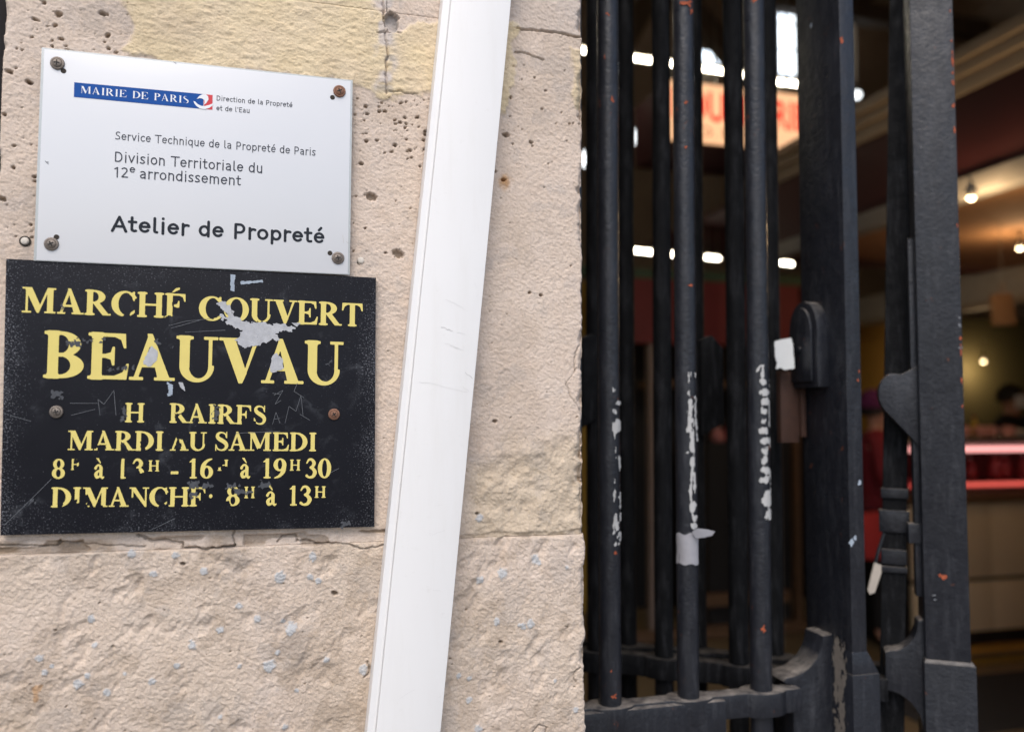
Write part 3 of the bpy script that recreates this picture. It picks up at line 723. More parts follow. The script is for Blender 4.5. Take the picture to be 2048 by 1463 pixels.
def screw(px, py, y, r, m, parent, ang=.3):
    p = PY(px, py, y)
    s = thing('screw_tmp', None, None) if False else None
    mb = MB().lathe([(r * 1.0, -.001), (r, .0012), (r * .93, .0022), (r * .72, .0027), (r * .66, .0022)], 28, axis='y')
    o = mb.build('screw', m, parent, smooth=True); o.location = p - Vector(parent.location)
    hd = MB().lathe([(r * .62, .0018), (r * .60, .0032), (r * .42, .0040), (r * .15, .0043)], 24, axis='y').build('screw_head', m, o, smooth=True)
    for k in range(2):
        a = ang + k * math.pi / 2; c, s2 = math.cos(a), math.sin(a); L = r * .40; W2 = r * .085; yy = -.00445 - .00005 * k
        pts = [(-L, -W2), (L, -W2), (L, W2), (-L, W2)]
        MB().add([(x * c - z * s2, yy, x * s2 + z * c) for x, z in pts], [(0, 1, 2, 3)]).build('cross_slot', M['dark'], o)  # flat dark cross on the head, painted as the shade in the slot
    return o
def hole(px, py, y, r, parent, m=None):
    p = PY(px, py, y); mb = MB().lathe([(r, -.0002), (r, .0003), (r * .9, .0004)], 18, axis='y')
    o = mb.build('drill_hole', m or M['hole'], parent); o.location = p - Vector(parent.location); return o
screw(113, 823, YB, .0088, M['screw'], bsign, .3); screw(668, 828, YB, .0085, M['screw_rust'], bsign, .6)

# ------------------------------------------------------------------ white workshop sign
YS = 1.2145
wc = [PY(*p, YS) for p in ((85, 95), (705, 160), (700, 550), (65, 520))]
wx = ((wc[0].x + wc[3].x) / 2, (wc[1].x + wc[2].x) / 2); wz = ((wc[2].z + wc[3].z) / 2, (wc[0].z + wc[1].z) / 2)
wctr = Vector(((wx[0] + wx[1]) / 2, YS, sum(wz) / 2))
wsign = thing('workshop_sign', 'white acrylic wall sign with dark sans lettering above the black sign', 'sign', wctr)
hx, hz = (wx[1] - wx[0]) / 2, (wz[1] - wz[0]) / 2
MB().box(-hx + .0035, 0, -hz + .001, hx - .003, .0016, hz - .0022).build('plate', M['acrylic'], wsign, bevel=.0003)
MB().box(-hx, .0003, -hz, hx, .0022, hz).build('clear_rim', M['acrylic_edge'], wsign, bevel=.0003)
MB().box(-hx + .0006, .0023, -hz + .0006, hx - .0006, .0062, hz - .0006).build('backing_plate', M['acrylic_edge'], wsign)
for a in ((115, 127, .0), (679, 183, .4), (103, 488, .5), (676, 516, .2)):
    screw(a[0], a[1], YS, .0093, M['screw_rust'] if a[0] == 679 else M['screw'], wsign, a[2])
for a in ((127, 142), (665, 195), (113, 474), (660, 506)): hole(*a, YS, .0036, wsign)

def arc(cx, cy, rx, ry, a0, a1, n=18): return [(cx + rx * math.cos(rad(a0 + (a1 - a0) * k / n)), cy + ry * math.sin(rad(a0 + (a1 - a0) * k / n))) for k in range(n + 1)]
XH = .735
def sans(ch, w):
    h = w / 2; b, x, t = h, XH - h, 1 - h; c = XH / 2; ry = c - h; asc = 1.05 - h; dsc = -.28 + h
    o_ = lambda cx, rx=.26: arc(cx, c, rx, ry, 0, 360, 30)
    if ch == 'o': return .70, [o_(.35)]
    if ch == 'd': return .72, [o_(.33, .245), [(.575, asc), (.575, h * .2)]]
    if ch == 'q': return .72, [o_(.33, .245), [(.575, x), (.575, dsc)]]
    if ch == 'p': return .72, [o_(.39, .245), [(.145, x), (.145, dsc)]]
    if ch in 'e\u00e9':
        L = [arc(.345, c, .255, ry, 4, 318, 26), [(.10, c + .02), (.60, c + .02)]]
        if ch == '\u00e9': L.append([(.33, .87), (.46, 1.03)])
        return .68, L
    if ch == 'c': return .62, [arc(.36, c, .26, ry, 48, 312, 24)]
    if ch == 'a': return .67, [[(.12, x - .05)] + arc(.30, x - .20, .21, .20, 110, 0, 10) + [(.51, h * .2)], [(.51, c + .06), (.32, c + .04)] + arc(.27, .215, .165, .215 - h, 95, 270, 12) + [(.38, h + .02), (.51, .17)]]
    if ch in 'hn':
        return .72, [[(.145, asc if ch == 'h' else x + h * .8), (.145, h * .2)], [(.145, x - .15)] + arc(.36, x - .20, .215, .20, 150, 0, 12) + [(.575, h * .2)]]
    if ch == 'm': return 1.08, [[(.145, x + h * .8), (.145, h * .2)], [(.145, x - .15)] + arc(.335, x - .18, .19, .18, 150, 0, 12) + [(.525, h * .2)], [(.525, x - .15)] + arc(.725, x - .18, .20, .18, 150, 0, 12) + [(.925, h * .2)]]
    if ch == 'u': return .72, [[(.575, x + h * .8), (.575, h * .2)], [(.575, .17)] + arc(.36, h + .20, .215, .20, -30, -180, 12) + [(.145, x + h * .8)]]
    if ch == 'r': return .50, [[(.145, x + h * .8), (.145, h * .2)], [(.145, x - .16)] + arc(.36, x - .20, .21, .20, 150, 62, 8)]
    if ch == 'i': return .34, [[(.17, x + h * .8), (.17, h * .2)], [(.17, .97), (.17, .985)]]
    if ch == 'l': return .38, [[(.15, asc), (.15, .16)] + arc(.27, .16, .12, .16 - h, 180, 280, 6)]
    if ch == 't': return .50, [[(.20, .93), (.20, .19)] + arc(.35, .19, .15, .19 - h, 180, 300, 8), [(.04, x), (.42, x)]]
    if ch == 'v': return .66, [[(.07, x + h * .5), (.33, h), (.59, x + h * .5)]]
    if ch == 's': return .57, [[(.47, x - .05), (.38, x), (.24, x), (.12, x - .07), (.12, x - .18), (.22, c + .02), (.38, c - .05), (.46, .17), (.42, h + .04), (.30, h), (.17, h), (.07, h + .05)]]
    if ch == 'S': return .72, [[(.58, t - .06), (.48, t), (.32, t), (.17, t - .08), (.13, t - .22), (.24, .56), (.44, .47), (.58, .35), (.58, .18), (.46, h + .02), (.30, h), (.17, h + .02), (.08, h + .07)]]
    if ch == 'T': return .84, [[(.03, t), (.81, t)], [(.42, t), (.42, h * .2)]]
    if ch == 'D': return .89, [[(.15, t), (.15, b), (.34, b)] + arc(.38, .5, .37, .5 - h, -90, 90, 16) + [(.15, t)]]
    if ch == 'P': return .78, [[(.15, h * .2), (.15, t), (.38, t)] + arc(.40, t - .26, .25, .26, 90, -90, 14) + [(.15, t - .52)]]
    if ch == 'E': return .75, [[(.62, t), (.15, t), (.15, b), (.64, b)], [(.15, .53), (.56, .53)]]
    if ch == 'A': return .86, [[(.05, h * .2), (.43, t), (.81, h * .2)], [(.18, .32), (.68, .32)]]
    if ch == '1': return .62, [[(.10, .80), (.34, t), (.34, h * .2)]]
    if ch == '2': return .70, [[(.10, t - .09)] + arc(.31, t - .23, .25, .23, 125, -25, 12) + [(.10, b), (.62, b)]]
    if ch == "'": return .26, [[(.13, t), (.13, .72)]]
    return .40, []
def sans_line(s_, p0, p1, cap, y, m, parent, w=.125, gap=.06, name='text_line'):
    a, b = PY(*p0, y), PY(*p1, y); hgt = PY(p0[0], p0[1] - cap, y).z - a.z
    tot = sum(sans(c_, w)[0] + gap for c_ in s_) - gap - .12
    ex = ((b.x - a.x) / tot, (b.z - a.z) / tot); x = -.06
    V_, F_ = [], []
    for c_ in s_:
        adv, L = sans(c_, w)
        if L:
            n = 44; xs = np.linspace(-.06, adv + .08, int(n * (adv + .14))); ys = np.linspace(-.36, 1.16, int(n * 1.52)); X, Y = np.meshgrid(xs, ys)
            D = np.full(X.shape, 9.)
            for pl in L: D = np.minimum(D, polyline_dist(X, Y, pl))
            xo = x
            me = field_mesh('t', X, Y, D - w / 2, lambda gx, gy: (a.x + ex[0] * (xo + gx), y, a.z + ex[1] * (xo + gx) + hgt * gy))
            k0 = len(V_); V_ += [tuple(v_.co) for v_ in me.vertices]; F_ += [tuple(i_ + k0 for i_ in p_.vertices) for p_ in me.polygons]; bpy.data.meshes.remove(me)
        x += adv + gap
    me = bpy.data.meshes.new(name); me.from_pydata(V_, [], F_); me.update()
    o = obj(name, me, m, parent); o.matrix_parent_inverse = Matrix.Translation(-Vector(parent.location)); return o
TXT = {}
def text_mesh(s, offset=0.0, space=1.0):
    cu = bpy.data.curves.new('t', 'FONT'); cu.body = s; cu.size = 1; cu.offset = offset; cu.space_character = space; cu.resolution_u = 4
    o = bpy.data.objects.new('t', cu); C.objects.link(o); bpy.context.view_layer.update()
    me = bpy.data.meshes.new_from_object(o.evaluated_get(bpy.context.evaluated_depsgraph_get()))
    bpy.data.objects.remove(o); bpy.data.curves.remove(cu)
    n = len(me.vertices); co = np.empty(n * 3, np.float32); me.vertices.foreach_get('co', co); return me, co.reshape(-1, 3)
CAPH = (lambda c: c[:, 1].max())(text_mesh('H')[1])
def text_line(name, s, p0, p1, cap, y, m, parent, offset=0.0, space=1.0):
    me, co = text_mesh(s, offset, space)
    a, b = PY(*p0, y), PY(*p1, y); x0, x1 = co[:, 0].min(), co[:, 0].max()
    hgt = PY(p0[0], p0[1] - cap, y).z - a.z
    tx = (co[:, 0] - x0) / (x1 - x0)
    out = np.stack([a.x + tx * (b.x - a.x), np.full(len(co), y), a.z + tx * (b.z - a.z) + co[:, 1] / CAPH * hgt], -1).astype(np.float32)
    me.vertices.foreach_set('co', out.ravel()); me.update()
    o = obj(name, me, m, parent); o.matrix_parent_inverse = Matrix.Translation(-Vector(parent.location)) if parent else Matrix()
    return o
YT = YS - .0003
k_ = 2.695; pp = lambda x, y: (x / k_, 60 + y / k_)
sans_line('Service Technique de la Propret\u00e9 de Paris', pp(622, 590), pp(1700, 678), 16, YT, M['inkgrey'], wsign, .115)
sans_line('Division Territoriale du', pp(617, 710), pp(1414, 772), 20.5, YT, M['inkgrey'], wsign, .12)
sans_line('12', pp(615, 792), pp(688, 797), 20.5, YT, M['inkgrey'], wsign, .12)
sans_line('e', pp(700, 768), pp(726, 770), 15, YT, M['inkgrey'], wsign, .14)
sans_line('arrondissement', pp(755, 800), pp(1296, 838), 20.5, YT, M['inkgrey'], wsign, .12)
sans_line('Atelier de Propret\u00e9', pp(606, 1083), pp(1743, 1150), 31.5, YT, M['ink'], wsign, .168, .08)
sans_line('Direction de la Propret\u00e9', pp(1167, 380), pp(1575, 417), 10, YT, M['inkgrey'], wsign, .125)
sans_line("et de l'Eau", pp(1167, 433), pp(1345, 448), 10, YT, M['inkgrey'], wsign, .125)
def flat(name, pix, y, m, parent):
    P = [PY(*p, y) for p in pix]
    o = MB().add(P, [tuple(range(len(P)))]).build(name, m, parent); o.matrix_parent_inverse = Matrix.Translation(-Vector(parent.location)); return o
flat('blue_banner', [pp(400, 282), pp(1096, 346), pp(1096, 426), pp(398, 361)], YT, M['blue'], wsign)
flat('red_banner', [pp(1098, 346.4), pp(1146, 351), pp(1145, 430), pp(1098, 426.3)], YT, M['red'], wsign)
YT2 = YT - .0003
under(wsign, word, 'MAIRIE DE PARIS', (432 / k_, 60 + 340 / k_), (1016 / k_, 60 + 396 / k_), (14.6, 14.0), YT2, M['white_print'], wsign, None, (), 40, 'banner_letter', .012, .62)
def curve_patch(name, pix, y, m, parent): return patch(name, pix, y, m, parent, 0, 10, .00035)
curve_patch('emblem_sail', [pp(1060,372),pp(1075,355),pp(1092,347),pp(1110,348),pp(1122,358),pp(1124,376),pp(1112,394),pp(1098,405),pp(1103,392),pp(1102,380),pp(1090,370),pp(1075,368)], YT2, M['white_print'], wsign)
curve_patch('emblem_hull', [pp(1043,383),pp(1052,386),pp(1066,400),pp(1085,409),pp(1105,410),pp(1126,405),pp(1147,396),pp(1147,407),pp(1128,420),pp(1104,428),pp(1078,424),pp(1058,410),pp(1047,396)], YT2, M['white_print'], wsign)
for i, s in enumerate([[pp(1847,1105),pp(1853,1150)], [pp(1868,1138),pp(1882,1158)], [pp(243,706),pp(262,724)], [pp(248,712),pp(262,712)], [pp(935,172),pp(950,182)]]):
    scratch('scratch', s, YT, .0007, M['scuff'] if i < 2 else M['inkgrey'], wsign)

# wall plugs left by an older sign
for (px, py, lb) in ((50, 482, 'pale plastic wall plug in the stone left of the white sign'), (722, 521, 'pale plastic wall plug in the stone right of the white sign')):
    p = PY(px, py, YW)
    pl = thing('wall_plug', lb, 'wall plug', p)
    MB().lathe([(.0052, -.006), (.0052, .0010), (.0040, .0026), (.0016, .0032)], 18, axis='y').build('plug_head', M['plug'], pl, smooth=True)
    MB().lathe([(.0074, -.004), (.0074, .0001), (.0052, .0002)], 20, axis='y').build('drill_hole', M['hole'], pl)

# ------------------------------------------------------------------ leaning white trunking
YF = 1.183
a0, a1, b0, b1 = PY(888, 0, YF), PY(1020, 0, YF), PY(735, 1463, YF), PY(880, 1463, YF)
mid = lambda p, q: (p + q) / 2
ax = (mid(a0, a1) - mid(b0, b1)).normalized(); sx_ = Vector((ax.z, 0, -ax.x))
base = mid(b0, b1) - ax * ((mid(b0, b1).z - .01) / ax.z)
tw = ((a1 - a0).length + (b1 - b0).length) / 2
tr = thing('cable_trunking', 'white plastic cable trunking running slantwise up the stone pier', 'trunking', base)
def along(prof, l0, l1):                 # prof: (across, outwards)
    return MB().prism(prof, l0, l1, lambda a, b, d: sx_ * a + Vector((0, -b, 0)) + ax * d)
h2 = tw / 2
along([(-h2, -.042), (h2, -.042), (h2, -.004), (h2 - .002, -.0035), (-h2, -.0035)], .0, 3.0).build('trunking_body', M['plastic'], tr, bevel=.0008)
along([(-h2 + .0125, -.0034), (h2 + .0006, -.0034), (h2 + .0006, .0), (-h2 + .0125, .0)], .0, 3.0).build('trunking_lid', M['plastic'], tr, bevel=.0009)
along([(-h2 + .0098, -.0034), (-h2 + .0112, -.0034), (-h2 + .0112, -.0016), (-h2 + .0098, -.0016)], .0, 3.0).build('lid_lip', M['plastic'], tr, bevel=.0003)
YFS = YF - .0004
M['scuff2'] = plain('faint_scuff', (.70, .69, .68), .8, 0, .15, 220, 0)
jr_ = random.Random(2)
for i, s in enumerate([[(890,598),(903,604),(920,612),(930,620)], [(882,653),(895,658),(905,661)], [(888,685),(905,690),(927,700)], [(838,763),(860,766),(900,776),(935,784)], [(930,745),(945,757)], [(925,772),(938,783)],
        [(865,1068),(890,1060)], [(800,1395),(830,1378)], [(915,665),(930,668)], [(900,690),(915,697)], [(870,1010),(885,1010)], [(866,1180),(882,1181)]]):
    fine_ = []
    for a_, b_ in zip(s[:-1], s[1:]):
        for k in range(4): fine_.append((a_[0] + (b_[0] - a_[0]) * k / 4 + jr_.uniform(-.8, .8), a_[1] + (b_[1] - a_[1]) * k / 4 + jr_.uniform(-1.3, 1.3)))
    scratch('scuff_mark', fine_ + [s[-1]], YFS, .0008 if i in (1, 4) else .0004, M['scuff'] if i in (1, 4) else M['scuff2'], tr)
# ------------------------------------------------------------------ iron column at the far left
col = thing('iron_column', 'dark slate grey iron column at the left edge of the pier', 'column', (PXL - .105, YW + .09, 0))
MB().lathe([(.13, 0), (.13, .10), (.11, .13), (.095, .16), (.095, 3.2)], 28).build('shaft', M['slate'], col, smooth=True)
MB().lathe([(.096, 3.2), (.14, 3.3), (.15, 3.34)], 28).build('capital', M['slate'], col, smooth=True)

# ------------------------------------------------------------------ gate: round bars, knuckled rails, stiles
RZ = 1.021                                # top of the middle rail
BAR_TOP, BAR_BOT = 2.75, .12
brs = random.Random(3)
def bar_mesh(r, seed):
    rs = random.Random(seed); prof = []; n = 60
    mb = MB(); vs = []; K = 18
    for i in range(n + 1):
        z = BAR_BOT + (BAR_TOP - BAR_BOT) * i / n
        ox = math.sin(z * 2.1 + seed) * .0016; oy = math.sin(z * 1.7 + seed * 2) * .0012
        rr = r * (1 + rs.uniform(-.012, .012))
        for k in range(K):
            a = 2 * math.pi * k / K; vs.append((ox + rr * math.cos(a), oy + rr * math.sin(a), z))
    fs = [(i*K+k, i*K+(k+1)%K, (i+1)*K+(k+1)%K, (i+1)*K+k) for i in range(n) for k in range(K)]
    return mb.add(vs, fs).mesh('bar', smooth=True)
BARS = [bar_mesh(.0205, 1), bar_mesh(.0205, 2), bar_mesh(.0208, 3)]
def bar(x, y, leaf, k, m):
    me = BARS[k % 3]
    if m is IRON_SHADED: me = REAR[k % 3]
    o = obj('bar', me, m, leaf); o.location = (x, y, 0); return o
REAR = [b_.copy() for b_ in BARS]
def rail(leaf, x0, x1, lug_x, m, z1=RZ, hgt=.044, half=.017, lug=.031):
    """flat bar along local x with round knuckles where the bars pass"""
    xs = []; x = x0
    out = []
    pts = sorted(lug_x)
    prof = [(x0, half)]
    for L in pts:
        for q_ in np.linspace(-1, 1, 13):
            prof.append((L + q_ * .040, half + (lug - half) * math.cos(q_ * math.pi / 2) ** .6))
    prof.append((x1, half)); prof.sort()
    prof = [p for p in prof if x0 <= p[0] <= x1]
    loop = [(a, -b) for a, b in prof] + [(a, b) for a, b in reversed(prof)]
    return MB().prism(loop, z1 - hgt, z1, lambda a, b, d: (a, b, d)).build('rail', m, leaf, bevel=.0028)

# --- front leaf, in line with the pier
LY = 1.389
leaf1 = thing('gate_leaf', 'front leaf of the black iron gate, beside the stone pier, with white drips', 'gate', (0, LY, 0), group='folded leaves of the iron gate')
B1 = [.546, .703, .857]
bars1 = [bar(x, 0, leaf1, i, IRON) for i, x in enumerate(B1)]
rail(leaf1, PXR + .012, .932, B1, IRON)
rail(leaf1, PXR + .012, .975, B1, IRON, .16); rail(leaf1, PXR + .012, 1.0, B1, IRON, 2.72)
# heavier cast sleeve over the left half of the rail
MB().box(PXR + .015, -.029, RZ - .068, .765, .026, RZ - .004).build('rail_sleeve', IRON, leaf1, bevel=.005)
MB().box(PXR + .012, -.02, .05, PXR + .05, .02, 2.75).build('hinge_stile', IRON, leaf1, bevel=.004)
# deep flat stile
SX0, SX1, SY0, SY1 = 1.017, 1.051, 1.335 - LY, 1.478 - LY
zs_ = PX(1705, 1310, 1.03).z
st = MB().box(SX0, SY0, zs_, SX1, SY1, 2.78)
st.hexa([(SX0 - .004, SY0 - .006, zs_ - .03), (SX1 + .022, SY0 - .006, zs_ - .03), (SX1 + .022, SY1 + .006, zs_ - .03), (SX0 - .004, SY1 + .006, zs_ - .03)],
        [(SX0 - .0005, SY0 - .0005, zs_ + .012), (SX1 + .0005, SY0 - .0005, zs_ + .012), (SX1 + .0005, SY1 + .0005, zs_ + .012), (SX0 - .0005, SY1 + .0005, zs_ + .012)])
st.box(SX0 - .0045, SY0 - .0065, .04, SX1 + .0225, SY1 + .0065, zs_ - .0295)
st.build('stile', IRON, leaf1, bevel=.0035)
# curved bracket between stile and rail
zt = PY(1650, 1268, 1.40).z; zb = PY(1575, 1352, 1.40).z; xb = PY(1568, 1352, 1.395).x
prof = [(SX0 + .004, zt + .002), (SX0 - .022, zt)]
for k in range(1, 11):
    a = math.pi / 2 * k / 10
    prof.append((SX0 - .022 - (SX0 - .022 - xb - .004) * (1 - math.cos(a)), zt - (zt - zb) * math.sin(a)))
prof += [(xb - .004, zb - .006), (xb + .004, zb - .012), (xb + .018, zb - .014), (xb + .018, .10), (SX0 + .004, .10)]
MB().prism(prof, 1.392 - LY, 1.452 - LY, lambda a, b, d: (a, d, b)).build('bracket', IRON, leaf1, bevel=.0022)
# arched lock case on the stile's left face
zl0, zl1 = PX(1620, 775, 1.0).z, PX(1628, 600, 1.0).z
yl0, yl1 = 1.388 - LY, 1.484 - LY; yc, rr_ = (yl0 + yl1) / 2, (yl1 - yl0) / 2
arch = [(yl0, zl0), (yl1, zl0)] + [(yc + rr_ * math.cos(a), zl1 - rr_ * 1.25 + rr_ * 1.25 * math.sin(a)) for a in np.linspace(0, math.pi, 15)]
MB().prism(arch, SX0 - .026, SX0 + .002, lambda a, b, d: (d, a, b)).build('lock_case', IRON, leaf1, bevel=.003)
arch2 = [(yc + (a - yc) * .74, zl0 + .012 + (b - zl0) * .86) for a, b in arch]
MB().prism(arch2, SX0 - .033, SX0 - .0265, lambda a, b, d: (d, a, b)).build('lock_plate', IRON, leaf1, bevel=.003)
MB().lathe([(.005, 0), (.005, .004), (.003, .005)], 12, (SX0 - .037, yc, (zl0 + zl1) / 2 - .01), 'x').build('keyhole_boss', IRON, leaf1)

def cyl_patch(name, px, py, wpx, hpx, barx, r, leaf, m, seed=0, ly=LY):
    """irregular fleck lying on a round bar"""
    c = Vector((barx, ly, 0)); to = Vector((-barx, -ly, 0)).normalized(); right = Vector((-to.y, to.x, 0))
    d = math.hypot(barx, ly); cx = PY(px, py, ly)
    depth = 1.46 * d / 1.49
    off = ray(px, py); t = d / off.xy.length; pt = Vector((off.x * t, off.y * t, EYE + off.z * t))
    s0 = max(-.9, min(.9, (pt - c).xy.dot(right.xy) / r))
    z = EYE + off.z * (d - r * .8) / off.xy.length
    rs = random.Random(seed); vs = []; n = 12; wm, hm = wpx * d / FPX / 2, hpx * d / FPX / 2
    pts = [(0, 0)] + [(math.cos(2*math.pi*k/n) * wm * q_, math.sin(2*math.pi*k/n) * hm * q_) for k, q_ in [(k, rs.choice((.25, .5, .8, 1.15))) for k in range(n)]]
    for a, b in pts:
        an = math.asin(s0) + a / r; rr = r + .0008
        vs.append(c + to * math.cos(an) * rr + right * math.sin(an) * rr + Vector((0, 0, z + b)))
    o = MB().add(vs, [(0, k + 1, (k + 1) % n + 1) for k in range(n)]).build(name, m, leaf)
    o.matrix_parent_inverse = Matrix.Translation(-Vector(leaf.location)); return o
def drip(cpx, barx, leaf, shapes, seed):
    """dried run of white paint lying on a round bar; shapes: ('e', x, y, rx, ry) blobs and ('l', width, points) streaks in photo units"""
    r = .0207; c = Vector((barx, LY, 0)); to = Vector((-barx, -LY, 0)).normalized(); right = Vector((-to.y, to.x, 0)); d = math.hypot(barx, LY) - r * .85
    k = d / FPX * 1.06
    ys_ = [q_[2] for q_ in shapes if q_[0] == 'e'] + [p[1] for q_ in shapes if q_[0] == 'l' for p in q_[2]]
    X, Y = np.meshgrid(np.arange(-8, 25.5, .55), np.arange(min(ys_) - 22, max(ys_) + 22, .8))
    F = np.full(X.shape, 9.)
    for q_ in shapes:
        if q_[0] == 'e': F = np.minimum(F, (np.hypot((X - q_[1] + cpx) / q_[3], (Y - q_[2]) / q_[4]) - 1) * min(q_[3], q_[4]))
        else: F = np.minimum(F, polyline_dist(X, Y, [(p[0] - cpx, p[1]) for p in q_[2]]) - q_[1] / 2)
    F = F + fbm(X, Y * .5, .16, 3, .6, seed) * 3.6 + np.maximum(0, fbm(X, Y * .2, .30, 2, .6, seed + 3)) * 6.0 + .7
    lim = r / k * .985
    F = np.maximum(F, X - lim)
    def fn(x, y):
        an = math.asin(max(-.985, min(.985, x * k / r))); rr = r + .0007
        d_ = ray(cpx, y); z = EYE + d_.z * d / d_.xy.length
        return c + to * math.cos(an) * rr + right * math.sin(an) * rr + Vector((0, 0, z))
    return rel(obj('white_drip', field_mesh('white_drip', X, Y, F, fn, 3), M['drip'], leaf), leaf)
def rel(o, par): o.matrix_parent_inverse = Matrix.Translation(-Vector(par.location)); return o
drip(1220, B1[0], leaf1, [('e',1228,778,4,6),('e',1222,800,5,5),('e',1236,806,6,5),('e',1217,812,3,3),('e',1230,822,6,7),('e',1233,852,10,17),('l',3,[(1229,835),(1230,870)]),('l',3,[(1237,870),(1238,920),(1240,985)]),('l',2.5,[(1230,870),(1232,915)]),('l',4,[(1239,985),(1240,1040)]),('l',3,[(1230,940),(1229,1000),(1233,1040)]),('e',1231,1050,7,16),('e',1237,1070,5,10),('e',1228,1062,4,7),('e',1233,1087,6,5)], 5)
drip(1386, B1[1], leaf1, [('l',5,[(1391,745),(1392,800),(1393,850)]),('l',4,[(1402,746),(1402,830),(1404,880)]),('l',10,[(1392,800),(1395,870),(1397,930)]),('e',1388,860,4,5),('e',1386,905,4,3),('l',7,[(1397,930),(1392,980),(1394,1010)]),('e',1399,960,5,30),('e',1395,1012,7,12),('e',1398,1035,7,9),('e',1397,1051,6,7)], 6)
drip(1529, B1[2], leaf1, [('l',4,[(1527,742),(1533,732),(1540,730)]),('l',5,[(1537,732),(1537,752)])] + [('e', 1539 + (i_ * 7 % 5) - 2, 764 + i_ * 19.5, 6.2 + (i_ * 3 % 4), 8.6) for i_ in range(11)] + [('e',1541,1000,9,22),('e',1541,1030,6,16),('l',4,[(1548,760),(1549,900),(1546,1030)])], 7)
for i, (px, py, wp, hp, k) in enumerate([(1213,1077,14,16,0),(1232,1105,8,10,0),(1215,30,10,10,0),(1223,200,12,14,0),(1220,230,6,12,0),(1210,115,8,10,0),(1228,1390,12,14,0),(1222,1340,7,10,0),(1218,870,8,26,0),(1212,690,9,40,0),(1374,8,26,16,1),(1382,22,10,14,1),(1372,206,8,8,1),(1371,296,9,11,1),(1382,570,14,5,1),(1366,1150,5,14,1),(1508,4,12,8,2),(1524,68,7,12,2),(1527,1255,9,15,2),(1552,895,3,10,2)]):
    cyl_patch('rust_spot', px, py, wp, hp, B1[k], .0206, leaf1, M['rust'], i)
# flecks on flat faces
def fleck(name, c, ex, ez, wm, hm, leaf, m, seed):
    rs = random.Random(seed); n = 10; c = Vector(c)
    vs = [c] + [c + Vector(ex) * math.cos(2*math.pi*k/n) * wm * rs.uniform(.4, 1.2) + Vector(ez) * math.sin(2*math.pi*k/n) * hm * rs.uniform(.4, 1.2) for k in range(n)]
    o = MB().add(vs, [(0, k + 1, (k + 1) % n + 1) for k in range(n)]).build(name, m, leaf)
    o.matrix_parent_inverse = leaf.matrix_basis.inverted(); return o
for i, (px, py, s_) in enumerate([(1675,80,7),(1716,760,3),(1718,742,3)]):
    p = PY(px, py, 1.3342); p.x = min(max(p.x, SX0 + .004), SX1 - .004); fleck('rust_spot', p, (1,0,0), (0,0,1), s_*.0008, s_*.0014, leaf1, M['rust'], 40 + i)
for i, (px, py, s_) in enumerate([(1622,52,4),(1719,965,5),(1703,1085,6),(1710,1075,4)]):
    p = PY(px, py, 1.3342) if px > 1692 else PX(px, py, SX0 - .0006)
    fleck('paint_chip', p, (1,0,0) if px > 1692 else (0,1,0), (0,0,1), s_*.0009, s_*.0014, leaf1, M['chalk'], 60 + i)
def side_patch(name, pix, x_, m, leaf, seed):     # irregular stain on the stile's left face
    P = [PX(*p, x_) for p in pix]; pts = [(p.y, p.z) for p in P]
    ys = np.arange(min(p[0] for p in pts) - .004, max(p[0] for p in pts) + .004, .0008); zs3 = np.arange(min(p[1] for p in pts) - .004, max(p[1] for p in pts) + .004, .0008)
    X, Z = np.meshgrid(ys, zs3); F = sd_poly(X, Z, pts) + fbm(X, Z * .4, 150, 4, .7, seed) * .020 + .0028
    return rel(obj(name, field_mesh(name, X, Z, F, lambda a, b: (x_, a, b)), m, leaf), leaf)
side_patch('dirt_run', [(1664,1275),(1684,1278),(1690,1330),(1694,1463),(1672,1463),(1668,1380)], SX0 - .0052, plain('dried_dirt', (.15, .13, .11), .95, 0, .3, 90, .4), leaf1, 3)
# small torn label and tape
lab = PY(1569, 707, 1.44); e1, e2 = PY(1549, 707, 1.44), PY(1590, 707, 1.435)
patch_o = patch('paper_label', [(1549,682),(1583,675),(1586,690),(1590,736),(1570,739),(1560,735),(1552,738),(1554,725),(1550,712)], 1.437, M['paper'], None, .0007, 180, .0009)
patch_o['label'] = 'small torn white paper label stuck beside the lock case'; patch_o['category'] = 'paper label'
sm_ = patch_o.modifiers.new('thickness', 'SOLIDIFY'); sm_.thickness = .0012
la, lb_ = PY(1560, 885, 1.475), PY(1604, 742, 1.475)
MB().box(la.x, 1.470 - LY, la.z, lb_.x - .012, 1.486 - LY, lb_.z).box(lb_.x - .0118, 1.462 - LY, la.z + .012, lb_.x, 1.480 - LY, lb_.z - .004).build('latch_strap', plain('rusty_brown_iron', (.05, .022, .014), .7, 0, .5, 60, .4), leaf1, bevel=.002)
tp = thing('tape_scrap', 'scrap of grey tape wrapped on the second front gate bar below its drip', 'tape', (B1[1], LY, PY(1385, 1130, LY).z))
